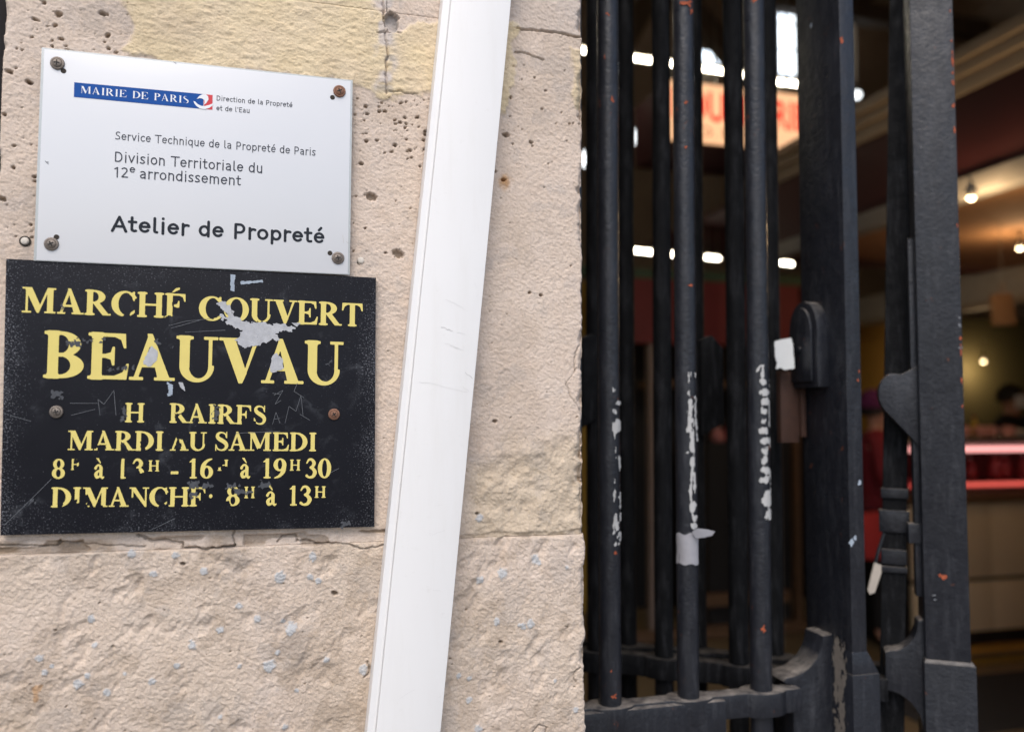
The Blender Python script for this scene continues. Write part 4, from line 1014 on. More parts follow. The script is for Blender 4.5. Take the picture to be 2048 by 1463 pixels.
def tape_sheet():
    c = Vector((B1[1], LY, 0)); to = Vector((-B1[1], -LY, 0)).normalized(); right = Vector((-to.y, to.x, 0)); r = .0218; vs = []; fs = []; d = c.length
    ztop = EYE + ray(1385, 1068).z * (d - r) / ray(1385, 1068).xy.length; zbt = EYE + ray(1385, 1129).z * (d - r) / ray(1385, 1129).xy.length
    nu, nv = 14, 10
    for j in range(nv + 1):
        for i in range(nu + 1):
            u_ = -1.22 + 2.3 * i / nu; z = zbt + (ztop - zbt) * j / nv + (.0016 * math.sin(u_ * 6) if j in (0, nv) else 0) + (.005 * max(0, u_) if j == nv else 0)
            rr = r + .0004 * math.sin(u_ * 3 + j * .4)
            vs.append(c + to * math.cos(u_) * rr + right * math.sin(u_) * rr + Vector((0, 0, z)))
    fs = [(j*(nu+1)+i, j*(nu+1)+i+1, (j+1)*(nu+1)+i+1, (j+1)*(nu+1)+i) for j in range(nv) for i in range(nu)]
    # loose flap at the top right
    p = lambda px, py, yy: PY(px, py, yy)
    n = len(vs); vs += [p(1384,1062,1.362), p(1396,1056,1.357), p(1415,1058,1.353), p(1430,1062,1.350), p(1424,1070,1.352), p(1408,1074,1.356), p(1392,1076,1.361)]
    fs += [(n, n+1, n+6), (n+1, n+2, n+5, n+6), (n+2, n+3, n+4, n+5)]
    return vs, fs
vs, fs = tape_sheet(); o = MB().add(vs, fs).build('tape_piece', M['tape'], tp); o.matrix_parent_inverse = Matrix.Translation(-Vector(tp.location))
o.modifiers.new('thickness', 'SOLIDIFY').thickness = .0006

# --- second leaf, folded back behind the first
def local_leaf(p, q, name, label):
    a = math.atan2(q[1] - p[1], q[0] - p[0])
    return thing(name, label, 'gate', (p[0], p[1], 0), a, 'folded leaves of the iron gate'), math.hypot(q[0] - p[0], q[1] - p[1])
P2A, P2B = (.628, 1.712), (1.222, 1.335)
leaf2, L2_ = local_leaf(P2A, P2B, 'gate_leaf', 'second leaf of the iron gate, folded back, with the rust-flecked heavy post')
def along2(pt, P0, P1):
    L = math.hypot(P1[0]-P0[0], P1[1]-P0[1]); return ((pt[0]-P0[0])*(P1[0]-P0[0]) + (pt[1]-P0[1])*(P1[1]-P0[1])) / L
s2 = [.012, along2((.767, 1.627), P2A, P2B), along2((.9, 1.544), P2A, P2B)]
for i, s_ in enumerate(s2): bar(s_, 0, leaf2, i, IRON_SHADED)
rail(leaf2, -.05, L2_ - .10, s2, IRON_SHADED); rail(leaf2, -.05, L2_ - .06, s2, IRON_SHADED, .16); rail(leaf2, -.05, L2_ - .06, s2, IRON_SHADED, 2.72)
Wd = .079; L2_ += .006
zf = PY(1905, 1325, 1.31).z
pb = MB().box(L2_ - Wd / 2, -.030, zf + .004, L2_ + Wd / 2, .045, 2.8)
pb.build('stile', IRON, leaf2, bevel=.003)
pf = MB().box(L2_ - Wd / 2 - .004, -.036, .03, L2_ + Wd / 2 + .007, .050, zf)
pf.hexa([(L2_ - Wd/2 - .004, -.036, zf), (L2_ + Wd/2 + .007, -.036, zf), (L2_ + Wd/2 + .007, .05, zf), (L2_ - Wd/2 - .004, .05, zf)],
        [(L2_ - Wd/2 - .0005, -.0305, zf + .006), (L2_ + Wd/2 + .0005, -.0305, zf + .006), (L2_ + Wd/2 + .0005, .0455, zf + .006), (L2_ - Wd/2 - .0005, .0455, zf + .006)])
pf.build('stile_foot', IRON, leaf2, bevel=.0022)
# curved bracket left of the heavy post
z1_, z2_ = PY(1850, 1232, 1.36).z, PY(1790, 1305, 1.36).z
xr = L2_ - Wd / 2 + .002; xl = xr - .072
prof = [(xr, z1_), (xr - .010, z1_ - .004)]
for k in range(0, 9):
    a = math.pi / 2 * k / 8; prof.append((xr - .012 - .052 * (1 - math.cos(a)), z1_ - .008 - (z1_ - .008 - z2_) * math.sin(a)))
prof += [(xl, z2_ - .004), (xl, z2_ - .075)]
for k in range(0, 9):
    a = math.pi / 2 * k / 8; prof.append((xl + .066 * math.sin(a), z2_ - .078 - .075 * (1 - math.cos(a))))
prof += [(xr, z2_ - .155)]
MB().prism(prof, -.012, .030, lambda a, b, d: (a, d, b)).build('bracket', IRON, leaf2, bevel=.0022)
# quarter-round hinge plate
zc = PY(1800, 800, 1.37).z
prof = [(xr + .001, zc + .07), (xr - .03, zc + .052)] + [(xr - .038 + .036 * math.cos(a), zc + .012 + .045 * math.sin(a)) for a in np.linspace(math.pi * .62, math.pi * 1.25, 9)] + [(xr - .020, zc - .07), (xr + .001, zc - .095)]
MB().prism(prof, -.014, .012, lambda a, b, d: (a, d, b)).build('hinge_plate', IRON, leaf2, bevel=.002)
MB().box(xr - .012, -.006, PY(1835, 1190, 1.36).z, xr + .001, .02, PY(1835, 480, 1.36).z).build('edge_strip', IRON, leaf2, bevel=.002)
MB().box(xr - .024, -.010, PY(1835, 1085, 1.36).z, xr + .001, .02, PY(1835, 1045, 1.36).z).build('hinge_knuckle', IRON, leaf2, bevel=.003)
mw = leaf2.matrix_basis.copy(); mw = Matrix.Translation(leaf2.location) @ Matrix.Rotation(leaf2.rotation_euler.z, 4, 'Z')
def on_post(px, py):                       # point on the heavy post's front face
    d = ray(px, py); o_ = Vector((0, 0, EYE)); inv = mw.inverted()
    a = inv @ o_; b = inv.to_3x3() @ d; t_ = (-.0306 - a.y) / b.y; return a + b * t_
for i, (px, py, ww, hh) in enumerate([(1903,82,3,5),(1906,105,3,10),(1912,120,4,22),(1911,145,4,8),(1908,165,5,11),(1907,212,5,9),(1911,260,4,14),(1900,22,3,6),(1889,1153,13,11),(1880,1150,6,8),(1927,676,5,8),(1931,700,3,26),(1932,760,3,12),(1936,812,3,8),(1949,1430,4,9),(1924,450,2,10)]):
    p = on_post(px, py); p.x = min(p.x, L2_ + Wd / 2 - .0035); rs = random.Random(i); n = 9
    vs = [(p.x, -.0309, p.z)] + [(p.x + math.cos(2*math.pi*k/n) * ww * .00055 * rs.uniform(.5, 1.3), -.0309, p.z + math.sin(2*math.pi*k/n) * hh * .00055 * rs.uniform(.5, 1.3)) for k in range(n)]
    MB().add(vs, [(0, k+1, (k+1) % n + 1) for k in range(n)]).build('rust_spot', M['rust'], leaf2)
for i, (px, py, ww, hh) in enumerate([(1922,695,11,7),(1930,650,6,10),(1842,295,4,4),(1868,1190,8,4),(1870,1198,6,3),(1925,635,5,6)]):
    p = on_post(px, py); p.x = min(p.x, L2_ + Wd / 2 - .004); rs = random.Random(i + 50); n = 9
    vs = [(p.x, -.0309, p.z)] + [(p.x + math.cos(2*math.pi*k/n) * ww * .0005 * rs.uniform(.4, 1.2), -.0309, p.z + math.sin(2*math.pi*k/n) * hh * .0005 * rs.uniform(.4, 1.2)) for k in range(n)]
    MB().add(vs, [(0, k+1, (k+1) % n + 1) for k in range(n)]).build('paint_chip', M['scratch'], leaf2)

# --- third leaf
P3B = (1.255, 1.43)
PZ = lambda px, py, z: (lambda d_: Vector((d_.x, d_.y, 0)) * ((z - EYE) / d_.z) + Vector((0, 0, z)))(ray(px, py))
q3 = [PZ(1256, 1285, RZ), PZ(1397, 1290, RZ), PZ(1550, 1306, RZ)]
P3A = (q3[0].x - .15, q3[0].y + .075)
leaf3, L3_ = local_leaf(P3A, P3B, 'gate_leaf', 'third leaf of the iron gate, rearmost, seen between the nearer bars')
s3 = [along2(p, P3A, P3B) for p in q3]
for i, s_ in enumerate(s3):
    lp = (Matrix.Rotation(-leaf3.rotation_euler.z, 3, 'Z') @ (Vector((q3[i].x, q3[i].y, 0)) - Vector((P3A[0], P3A[1], 0)))); bar(s_, lp.y, leaf3, i, IRON_SHADED)
rail(leaf3, -.05, L3_, s3, IRON_SHADED); rail(leaf3, -.05, L3_, s3, IRON_SHADED, .16); rail(leaf3, -.05, L3_, s3, IRON_SHADED, 2.72)
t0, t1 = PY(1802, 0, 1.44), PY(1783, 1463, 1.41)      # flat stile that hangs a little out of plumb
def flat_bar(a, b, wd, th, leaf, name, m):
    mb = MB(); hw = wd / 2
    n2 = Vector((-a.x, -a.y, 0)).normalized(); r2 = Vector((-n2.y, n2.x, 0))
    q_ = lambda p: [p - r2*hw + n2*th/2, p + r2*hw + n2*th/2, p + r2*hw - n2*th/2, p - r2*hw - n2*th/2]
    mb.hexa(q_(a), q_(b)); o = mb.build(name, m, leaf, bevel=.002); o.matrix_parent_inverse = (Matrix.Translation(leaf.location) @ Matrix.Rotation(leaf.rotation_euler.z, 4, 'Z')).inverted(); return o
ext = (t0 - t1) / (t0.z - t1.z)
flat_bar(t1 - ext * (t1.z - .05), t0 + ext * (2.75 - t0.z), .046, .022, leaf3, 'stile', IRON_SHADED)
for py, hh, ex_ in ((1040, .045, 1.25), (985, .02, 1.12), (1110, .03, 1.05), (1135, .012, 1.12)):
    c_ = t1 + ext * (PY(1790, py, 1.42).z - t1.z); flat_bar(c_ - Vector((0,0,hh/2)), c_ + Vector((0,0,hh/2)), .046 * ex_, .034, leaf3, 'stile_collar', IRON)
# lock cases of the rear leaves
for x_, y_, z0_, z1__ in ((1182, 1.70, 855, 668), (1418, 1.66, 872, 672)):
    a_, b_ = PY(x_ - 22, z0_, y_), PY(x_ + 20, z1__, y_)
    o = MB().prism([(a_.x, a_.z), (b_.x, a_.z + .03), (b_.x, b_.z - .03), ((a_.x + b_.x) / 2, b_.z), (a_.x, b_.z - .012)], y_ - .02, y_ + .02, lambda a, b, d: (a, d, b)).build('lock_case', IRON_SHADED, leaf2 if x_ < 1200 else leaf3, bevel=.004)
    lf = leaf2 if x_ < 1200 else leaf3
    o.matrix_parent_inverse = (Matrix.Translation(lf.location) @ Matrix.Rotation(lf.rotation_euler.z, 4, 'Z')).inverted()
# lever with a pale tag
lv = thing('gate_latch', 'thin black latch lever with a pale beige tag between the two heavy posts', 'latch', PY(1752, 1190, 1.43))
rel(MB().tube([PY(1768, 1065, 1.42), PY(1757, 1100, 1.42), PY(1742, 1160, 1.425), PY(1736, 1180, 1.43)], .0035).build('lever', IRON, lv, smooth=True), lv)
tg = [PY(*p, 1.418) for p in ((1750,1124),(1763,1130),(1764,1142),(1750,1184),(1740,1188),(1736,1180))]
o = rel(MB().add(tg + [p + Vector((0, .003, 0)) for p in tg], [tuple(range(6)), tuple(range(11, 5, -1))] + [(i, (i+1) % 6, 6 + (i+1) % 6, 6 + i) for i in range(6)]).build('tag', plain('beige_tag', (.52, .47, .41), .6), lv), lv)

# ------------------------------------------------------------------ the market hall behind the gate
M['hall_wall'] = plain('hall_wall', (.46, .35, .25), .9, 0, .3, 2, .3)
M['roof'] = plain('roof_boards', (.52, .38, .26), .85, 0, .3, 3, .3)
M['beam'] = plain('brown_beam', (.16, .11, .075), .7, 0, .3, 5, .3)
M['tiles'] = plain('floor_tiles', (.15, .11, .06), .5, 0, .3, 2.5, .3)
M['tube'] = plain('lit_tube', (.9, .9, .85), .4, 0, 0, 5, 0, (1.0, .90, .70), 13)
M['bulb'] = plain('lit_bulb', (.9, .85, .7), .4, 0, 0, 5, 0, (1.0, .80, .50), 6)
M['globe'] = plain('lit_globe', (.9, .9, .9), .4, 0, 0, 5, 0, (.92, .97, 1.0), 2.2)
M['casing'] = plain('lamp_casing', (.30, .28, .25), .5)
M['maroon'] = plain('maroon_board', (.055, .008, .010), .7, 0, .2, 4, .1)
M['cream'] = plain('cream_board', (.40, .32, .235), .55, 0, .12, 4, .1)
M['greybeam'] = plain('grey_beam', (.24, .225, .21), .6)
M['soffit'] = plain('warm_soffit', (.42, .23, .12), .8)
M['ochre_wall'] = plain('ochre_wall', (.52, .31, .05), .8)
M['olive'] = plain('olive_wall', (.06, .055, .025), .8)
M['green'] = plain('green_trim', (.04, .085, .05), .6)
M['wood'] = plain('brown_wood', (.13, .07, .035), .6, 0, .35, 20, .3)
M['pale'] = plain('pale_paint', (.26, .20, .17), .6)
M['blackbox'] = plain('black_panel', (.010, .010, .011), .6)
M['counter'] = plain('cream_counter', (.74, .60, .40), .45, 0, .08, 4, .1)
M['steel'] = plain('steel', (.45, .43, .42), .35, .9, .1, 20, .1)
M['pink_tube'] = plain('pink_tube', (.9, .5, .5), .4, 0, 0, 5, 0, (1.0, .42, .40), 1.1)
M['red_tube'] = plain('red_tube', (.8, .2, .2), .4, 0, 0, 5, 0, (.95, .13, .10), .55)
M['meat'] = plain('raw_meat', (.30, .03, .035), .4, 0, .5, 30, .3)
M['bag'] = plain('kraft_paper', (.36, .20, .10), .8, 0, .15, 10, .2)
M['mat'] = plain('rubber_mat', (.025, .024, .024), .8)
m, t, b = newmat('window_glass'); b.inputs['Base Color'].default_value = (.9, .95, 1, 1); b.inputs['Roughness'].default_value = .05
b.inputs['Transmission Weight'].default_value = 1; b.inputs['IOR'].default_value = 1.05; b.inputs['Emission Color'].default_value = (.86, .94, 1, 1); b.inputs['Emission Strength'].default_value = 1.25; M['glass'] = m  # panes emit a glow of their own in place of the bright sky outside
m, t, b = newmat('display_glass'); b.inputs['Base Color'].default_value = (.95, .97, .97, 1); b.inputs['Roughness'].default_value = .03
b.inputs['Transmission Weight'].default_value = 1; b.inputs['IOR'].default_value = 1.1; M['dglass'] = m

BY, HX0, HX1, HZ = 12.0, -5.0, 11.5, 10.6
obj('market_floor', MB().box(HX0, 1.3, -.02, HX1, BY, .006).mesh('market_floor'), M['tiles'], kind='structure')
hall = thing('market_hall', 'dim covered market hall with brown timber roof behind the iron gate', 'building', (0, 1.9, 0))
def hp(name, mb, m, parent=hall, **k):
    o = mb.build(name, m, parent, **k)
    o.matrix_parent_inverse = Matrix.Translation(-Vector(hall.location)) if parent is hall else Matrix(); return o
hp('facade_wall', MB().box(HX0 - .4, YW + .12, 0, PXL - .21, YW + PD, HZ), M['facade'])
hp('facade_wall', MB().box(2.5, YW + .02, 0, HX1 + .4, YW + PD, HZ), M['facade'])
hp('facade_lintel', MB().box(PXL - .209, YW + .03, 3.36, 2.499, YW + PD, HZ), M['facade'])
hp('side_wall', MB().box(HX0 - .4, YW + PD + .002, 0, HX0, BY, HZ), M['hall_wall'])
hp('side_wall', MB().box(HX1, YW + PD + .002, 0, HX1 + .4, BY, HZ), M['hall_wall'])
hp('roof', MB().box(HX0 - .4, YW, HZ + .002, HX1 + .4, BY + .4, HZ + .3), M['roof'])
# back wall with a row of clerestory windows
zw0, zw1 = PY(1566, 150, BY).z, PY(1566, 150, BY).z + 2.0
wins = []
for a, b_ in ((1385, 1484), (1526, 1606), (1672, 1713), (1180, 1236)):
    wins.append((PY(a, 100, BY).x, PY(b_, 100, BY).x))
wins.sort()
hp('back_wall', MB().box(HX0 - .4, BY, 0, HX1 + .4, BY + .35, zw0), M['hall_wall'])
hp('back_wall', MB().box(HX0 - .4, BY, zw1, HX1 + .4, BY + .35, HZ), M['hall_wall'])
xx = HX0 - .4
for a, b_ in wins + [(HX1 + .4, None)]:
    hp('back_wall', MB().box(xx, BY, zw0 + .001, a, BY + .35, zw1 - .001), M['hall_wall'])
    if b_ is None: break
    xx = b_
    wi = hp('window', MB().box(a, BY + .1, zw0, a + .06, BY + .2, zw1).box(b_ - .06, BY + .1, zw0, b_, BY + .2, zw1).box(a + .06, BY + .1, zw0, b_ - .06, BY + .2, zw0 + .07).box(a + .06, BY + .1, zw1 - .07, b_ - .06, BY + .2, zw1), M['casing'])
    nx_, nz_ = 2, 4
    def sub_(nm, mb, mt):
        o = mb.build(nm, mt, wi); return o
    for i in range(nx_):
        for k in range(nz_):
            xa, xb2 = a + .06 + (b_ - a - .12) * i / nx_, a + .06 + (b_ - a - .12) * (i + 1) / nx_
            za, zb2 = zw0 + .07 + 1.86 * k / nz_, zw0 + .07 + 1.86 * (k + 1) / nz_
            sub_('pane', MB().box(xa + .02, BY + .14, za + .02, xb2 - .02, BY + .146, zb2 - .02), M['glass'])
    xm = (a + b_) / 2; sub_('mullion', MB().box(xm - .02, BY + .13, zw0 + .07, xm + .02, BY + .17, zw1 - .07), M['casing'])
    for k in range(1, nz_): zz_ = zw0 + .07 + 1.86 * k / nz_; sub_('glazing_bar', MB().box(a + .06, BY + .132, zz_ - .02, b_ - .06, BY + .168, zz_ + .02), M['casing'])
for yb in (4.2, 6.6, 9.2, 11.2): hp('tie_beam', MB().box(HX0, yb - .12, 7.0 + .1 * yb, HX1, yb + .12, 7.3 + .1 * yb), M['beam'])
for xb_ in (-1.5, 1.5, 4.6, 7.8): hp('purlin', MB().box(xb_ - .12, YW + PD, HZ - .32, xb_ + .12, BY, HZ - .001), M['beam'])
for (pxa, pya, pxb, pyb, yb) in ((1345, -40, 1540, 190, 9.1), (1640, 60, 1790, -60, 9.3), (1190, 200, 1330, -60, 9.1)):
    a, b_ = PY(pxa, pya, yb), PY(pxb, pyb, yb); d = (b_ - a).normalized(); n_ = Vector((-d.z, 0, d.x)) * .13
    hp('strut', MB().hexa([a - n_, b_ - n_, b_ - n_ + Vector((0, .2, 0)), a - n_ + Vector((0, .2, 0))], [a + n_, b_ + n_, b_ + n_ + Vector((0, .2, 0)), a + n_ + Vector((0, .2, 0))]), M['beam'])
a, b_ = PY(1395, 25, 10.4), PY(1500, 108, 10.4)
hp('wall_boards', MB().box(a.x, 10.4, b_.z, b_.x, 10.5, a.z + .5), M['roof'])

# ---- fluorescent lamps
def tube_lamp(label, a, b, r, group=None, m=None):
    t_ = thing('fluorescent_lamp', label, 'lamp', (a + b) / 2, 0, group)
    d = b - a; o = MB().tube([a, b], r, 10).build('tube', m or M['tube'], t_); rel(o, t_)
    up = Vector((0, 0, r * 2.2)); nn = Vector((-d.y, d.x, 0)).normalized() * r * 1.3
    o = MB().hexa([a - nn + up * .55, b - nn + up * .55, b + nn + up * .55, a + nn + up * .55], [a - nn + up * 1.4, b - nn + up * 1.4, b + nn + up * 1.4, a + nn + up * 1.4]).build('casing', M['casing'], t_); rel(o, t_)
    for q_ in (.15, .85):
        p = a + d * q_; o = MB().tube([p + up * 1.4, Vector((p.x, p.y, HZ - .002))], .006, 5).build('suspension_rod', M['casing'], t_); rel(o, t_)
    return t_
G1 = 'lit fluorescent lamps in the market hall'
tube_lamp('long lit tube lamp above the butcher sign, behind the front bars', PZ(1100, 91, 4.4) + (PZ(1100, 91, 4.4) - PZ(1505, 152, 4.4)) * 2.2, PZ(1505, 152, 4.4), .015, G1)  # tube lengthened out of view behind the pier to brighten the hall
tube_lamp('lit tube lamp at the right end of the butcher sign', PZ(1545, 163, 4.4), PZ(1640, 174, 4.4), .015, G1)
tube_lamp('lower lit tube lamp left of the second front gate bar', PZ(1240, 498, 2.85), PZ(1372, 511, 2.85), .012, G1)
tube_lamp('short lit lamp right of the second front gate bar', PZ(1412, 514, 2.85), PZ(1438, 517, 2.85), .012, G1)
tube_lamp('short lit lamp just left of the flat gate stile', PZ(1556, 524, 2.85), PZ(1584, 528, 2.85), .012, G1)
def globe(label, px, py, y, r, m, kind='pendant_lamp', zt=HZ):
    p = PY(px, py, y); t_ = thing(kind, label, 'lamp', p)
    MB().lathe([(r * .3, -r * .98), (r * .7, -r * .72), (r * .95, -r * .3), (r, 0), (r * .95, r * .3), (r * .7, r * .72), (r * .3, r * .98)], 16).build('globe', m, t_, smooth=True)
    MB().lathe([(r * .35, r * .9), (r * .35, r * 1.5), (r * .12, r * 1.7)], 12).build('fitting', M['casing'], t_)
    if zt > p.z + r * 2: MB().tube([(0, 0, r * 1.6), (0, 0, zt - p.z - .003)], .006, 5).build('cord', M['casing'], t_)
    return t_
globe('white globe lamp at the pier edge, left of the first gate bar', 1179, 318, 8.5, .10, M['globe'])  # this globe and the next are made up for bright spots of far windows
globe('white globe lamp between the first gate bar and the butcher sign', 1266, 274, 9.0, .085, M['globe'])
globe('round white lamp right of the flat gate stile, level with the butcher sign', 1714, 190, 6.0, .035, M['globe'])
globe('small dim white globe left of the second front gate bar', 1354, 650, 6.5, .055, plain('dim_globe', (.55, .45, .42), .5), zt=2.9)

# ---- butcher's hanging sign
ys = 5.2
s0, s1 = PY(1340, 160, ys), PY(1650, 200, ys); sb0 = PY(1340, 279, ys)
bs = thing('butcher_sign', 'hanging butcher sign box, orange lit front with red lettering', 'sign', ((s0.x + s1.x) / 2, ys, sb0.z))
M['sign_face'] = plain('sign_face', (.75, .42, .20), .6, 0, .04, 3, 0, (1.0, .56, .30), .75)  # face and letters glow in place of the tube light falling on them
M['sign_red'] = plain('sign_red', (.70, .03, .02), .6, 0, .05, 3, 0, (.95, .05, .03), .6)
M['sign_pale'] = plain('sign_pale', (.60, .20, .10), .6)
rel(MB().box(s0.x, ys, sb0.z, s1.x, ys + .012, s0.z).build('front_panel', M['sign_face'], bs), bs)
rel(MB().box(s0.x - .012, ys + .0125, sb0.z - .03, s1.x + .012, ys + .62, s0.z + .01).build('box_body', M['maroon'], bs, bevel=.004), bs)
def big_text(s, p0, p1, cap, y, m, parent, off):
    o = text_line('lettering', s, p0, p1, cap, y, m, parent, off); return o
sl_ = .118
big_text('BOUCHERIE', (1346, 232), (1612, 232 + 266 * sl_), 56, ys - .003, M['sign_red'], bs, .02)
big_text('D. M', (1400, 272), (1470, 280), 20, ys - .003, M['sign_pale'], bs, 0)
for q_ in (.1, .9):
    p = s0 + (s1 - s0) * q_; rel(MB().tube([(p.x, ys + .3, s0.z), (p.x, ys + .3, HZ - .003)], .01, 6).build('hanger_rod', M['casing'], bs), bs)

# ---- stall behind the left bars
y5 = 5.0
stA = thing('red_market_stall', 'shadowy stall with dark red fascia board behind the gate bars', 'stall', (PY(1400, 800, y5).x, y5, 0))
def pbox(name, px0, py0, px1, py1, y, dep, m, parent, z0=None, **k):
    a, b_ = PY(px0, py0, y), PY(px1, py1, y); c_ = PY(px0, py1, y)
    zt, zb_ = a.z, (c_.z if z0 is None else z0)
    return rel(MB().box(a.x, y, zb_, b_.x, y + dep, zt).build(name, m, parent, **k), parent)
M['stall_red'] = plain('stall_red', (.16, .012, .018), .6, 0, .25, 5)
pbox('fascia', 1232, 548, 1600, 684, y5, .06, M['stall_red'], stA)
pbox('trim', 1120, 528, 1640, 548, y5 - .01, .10, M['green'], stA)
pbox('post', 1298, 688, 1319, 1270, y5 + .03, .06, M['pale'], stA, z0=.008)
pbox('post', 1584, 600, 1606, 1270, y5 + .03, .06, M['wood'], stA, z0=.008)
pbox('back_panel', 1080, 560, 1262, 1050, y5 + .9, .05, M['ochre_wall'], stA, z0=.008)
pbox('back_panel', 1262.5, 560, 1640, 1050, y5 + .92, .05, M['blackbox'], stA, z0=.008)
pbox('shelf', 1322, 760, 1600, 772, y5 + .3, .4, M['wood'], stA)
pbox('counter', 1415, 885, 1582, 1190, y5 + .05, .5, M['blackbox'], stA, z0=.008)
pbox('ledge', 1408, 1190, 1582, 1214, y5 - .02, .065, M['wood'], stA)
pbox('cross_rail', 1120, 1298, 1640, 1312, y5 - .0, .05, M['wood'], stA, z0=.09)
# goods on that stall
def goods(name, label, cat, px, py, y, w2, h2_, m):
    p = PY(px, py, y); t_ = thing(name, label, cat, p)
    MB().lathe([(w2 * .6, 0), (w2, h2_ * .25), (w2 * .95, h2_ * .7), (w2 * .5, h2_), (w2 * .3, h2_ * 1.12)], 14).build('body', m, t_, smooth=True)
    MB().lathe([(w2 * .32, h2_ * 1.12), (w2 * .32, h2_ * 1.3)], 10).build('lid', M['casing'], t_)
goods('jar', 'pinkish jar on the black counter between the second and third gate bars', 'jar', 1436, 885, y5 + .15, .05, .10, plain('pink_jar', (.45, .16, .14), .5))
goods('jar', 'dark red jar on the black counter near the white paper label', 'jar', 1460, 885, y5 + .2, .045, .13, M['stall_red'])

# ---- butcher's stall on the right: fascia runs into the hall
bx = 3.0
bst = thing('butcher_stall', 'butcher stall canopy with cream cornice and maroon fascia at right', 'stall', (bx, 4, 0))
fas = lambda name, x0, x1, z0, z1, m, y0=2.3, y1=4.75: rel(MB().box(x0, y0, z0, x1, y1, z1).build(name, m, bst, bevel=.004), bst)
fas('cornice', bx - .06, bx + .08, 3.20, 3.26, M['cream']); fas('cornice', bx - .035, bx + .08, 3.14, 3.198, M['cream']); fas('cornice', bx - .01, bx + .08, 3.06, 3.138, M['cream'])
fas('fascia', bx + .002, bx + .06, 2.66, 3.058, M['maroon']); fas('edge_beam', bx - .02, bx + .08, 2.56, 2.658, M['greybeam'])
fas('soffit', bx + .081, 5.6, 2.62, 2.66, M['soffit']); fas('roof_panel', bx + .081, 7.5, 3.10, 3.13, M['maroon'], 2.3, 7.29)
fas('bulkhead', 5.0, 5.12, 2.40, 2.618, plain('pale_bulkhead', (.52, .49, .45), .6), 2.4, 7.2); fas('bulkhead_trim', 4.98, 5.14, 2.36, 2.398, M['cream'], 2.4, 7.2)
xo0, xo1 = PY(1700, 700, 7.3).x, PY(1806, 700, 7.3).x
fas('back_wall', xo1 + .001, 10.5, .008, 2.61, M['olive'], 7.3, 7.36)
fas('back_wall', xo0, xo1, .008, 2.62, M['ochre_wall'], 7.3, 7.36)
fas('post', bx + .005, bx + .055, .008, 2.559, M['greybeam'], 4.69, 4.74)
def spot(label, px, py, z, watt):
    p = PZ(px, py, z); t_ = thing('spot_lamp', label, 'lamp', p, 0, 'warm spot lamps of the butcher stall')
    MB().lathe([(.020, -.010), (.024, .0), (.024, .03), (.014, .05)], 14).build('housing', M['casing'], t_, smooth=True)
    MB().lathe([(.008, -.024), (.015, -.018), (.018, -.0105)], 14).build('bulb', M['bulb'], t_, smooth=True)
    MB().tube([(0, 0, .05), (0, 0, .09 if z > 2.4 else 2.355 - z)], .006, 5).build('stem', M['casing'], t_)
    l = bpy.data.lights.new('spot_glow', 'POINT'); l.energy = watt; l.color = (1, .68, .36); l.shadow_soft_size = .05
    lo = bpy.data.objects.new('spot_glow', l); C.objects.link(lo); lo.parent = t_; lo.location = (0, 0, -.09)
spot('warm spot lamp under the soffit beside the rust-flecked post', 1942, 390, 2.53, 6)
spot('warm spot lamp at the right picture edge under the bulkhead', 2040, 492, 2.53, 3)
spot('small warm lamp hanging above the masked person', 1967, 720, 2.12, 8)
pb_ = PY(2004, 590, 3.6)
bagt = thing('paper_bag', 'brown kraft paper bag hanging upper right behind the heavy post', 'bag', pb_)
mb = MB().hexa([(-.055, -.03, -.17), (.065, -.03, -.165), (.06, .03, -.165), (-.05, .03, -.17)], [(-.07, -.02, -.0), (.05, -.02, .012), (.05, .02, .012), (-.07, .02, 0)])
mb.build('bag_body', M['bag'], bagt, bevel=.004); MB().tube([(-.02, 0, .005), (-.01, 0, .06), (.01, 0, .06), (.02, 0, .008)], .003, 5).build('bag_handle', M['bag'], bagt)
MB().tube([(0, 0, .06), (0, 0, 2.6 - pb_.z + .02)], .002, 4).build('string', M['casing'], bagt)

# ---- butcher's counter facing the street
d = ray(2000, 1258); yc_ = d.y * (.15 - EYE) / d.z
cx0, cx1 = PY(1822, 1000, yc_).x, 7.0
zz2 = lambda py: PY(2000, py, yc_).z
bct = thing('butcher_counter', 'cream butcher counter with pink lit glass meat display behind the post', 'counter', (cx0, yc_, 0))
cb = lambda name, x0, x1, y0, y1, z0, z1, m, **k: rel(MB().box(x0, yc_ + y0, z0, x1, yc_ + y1, z1).build(name, m, bct, **k), bct)
zs = [zz2(p) for p in (1258, 1160, 1152, 1003, 985)]
pw = .62; i = 0; x = cx0
while x < cx1:
    cb('front_panel', x + .004, min(x + pw, cx1) - .004, 0, .03, zs[2], zs[3], M['counter'], bevel=.003); cb('front_panel', x + .004, min(x + pw * .6, cx1) - .004, .0, .03, zs[0], zs[1], M['counter'], bevel=.003)
    cb('front_panel', x + pw * .6 + .004, min(x + pw, cx1) - .004, .0, .03, zs[0], zs[1], M['counter'], bevel=.003) if x + pw < cx1 else None
    x += pw
cb('carcass', cx0, cx1, .0305, .8, .06, zs[3], M['blackbox']); cb('plinth', cx0 + .05, cx1, .10, .75, .008, .059, M['blackbox'])
cb('ledge', cx0 - .01, cx1, -.03, .8, zs[3] + .002, zs[4], M['wood'], bevel=.004)
zt0, zt1 = zz2(967), zz2(897)
cb('display_floor', cx0, cx1, .0, .75, zs[4] + .002, zs[4] + .02, M['steel'])
cb('glass_front', cx0, cx1, .012, .02, zs[4] + .022, zt1 - .03, M['dglass'])
cb('display_back', cx0, cx1, .72, .75, zs[4] + .022, zt1, M['stall_red'])
cb('display_top', cx0, cx1, .03, .75, zt1 + .022, zt1 + .05, M['steel'], bevel=.005)
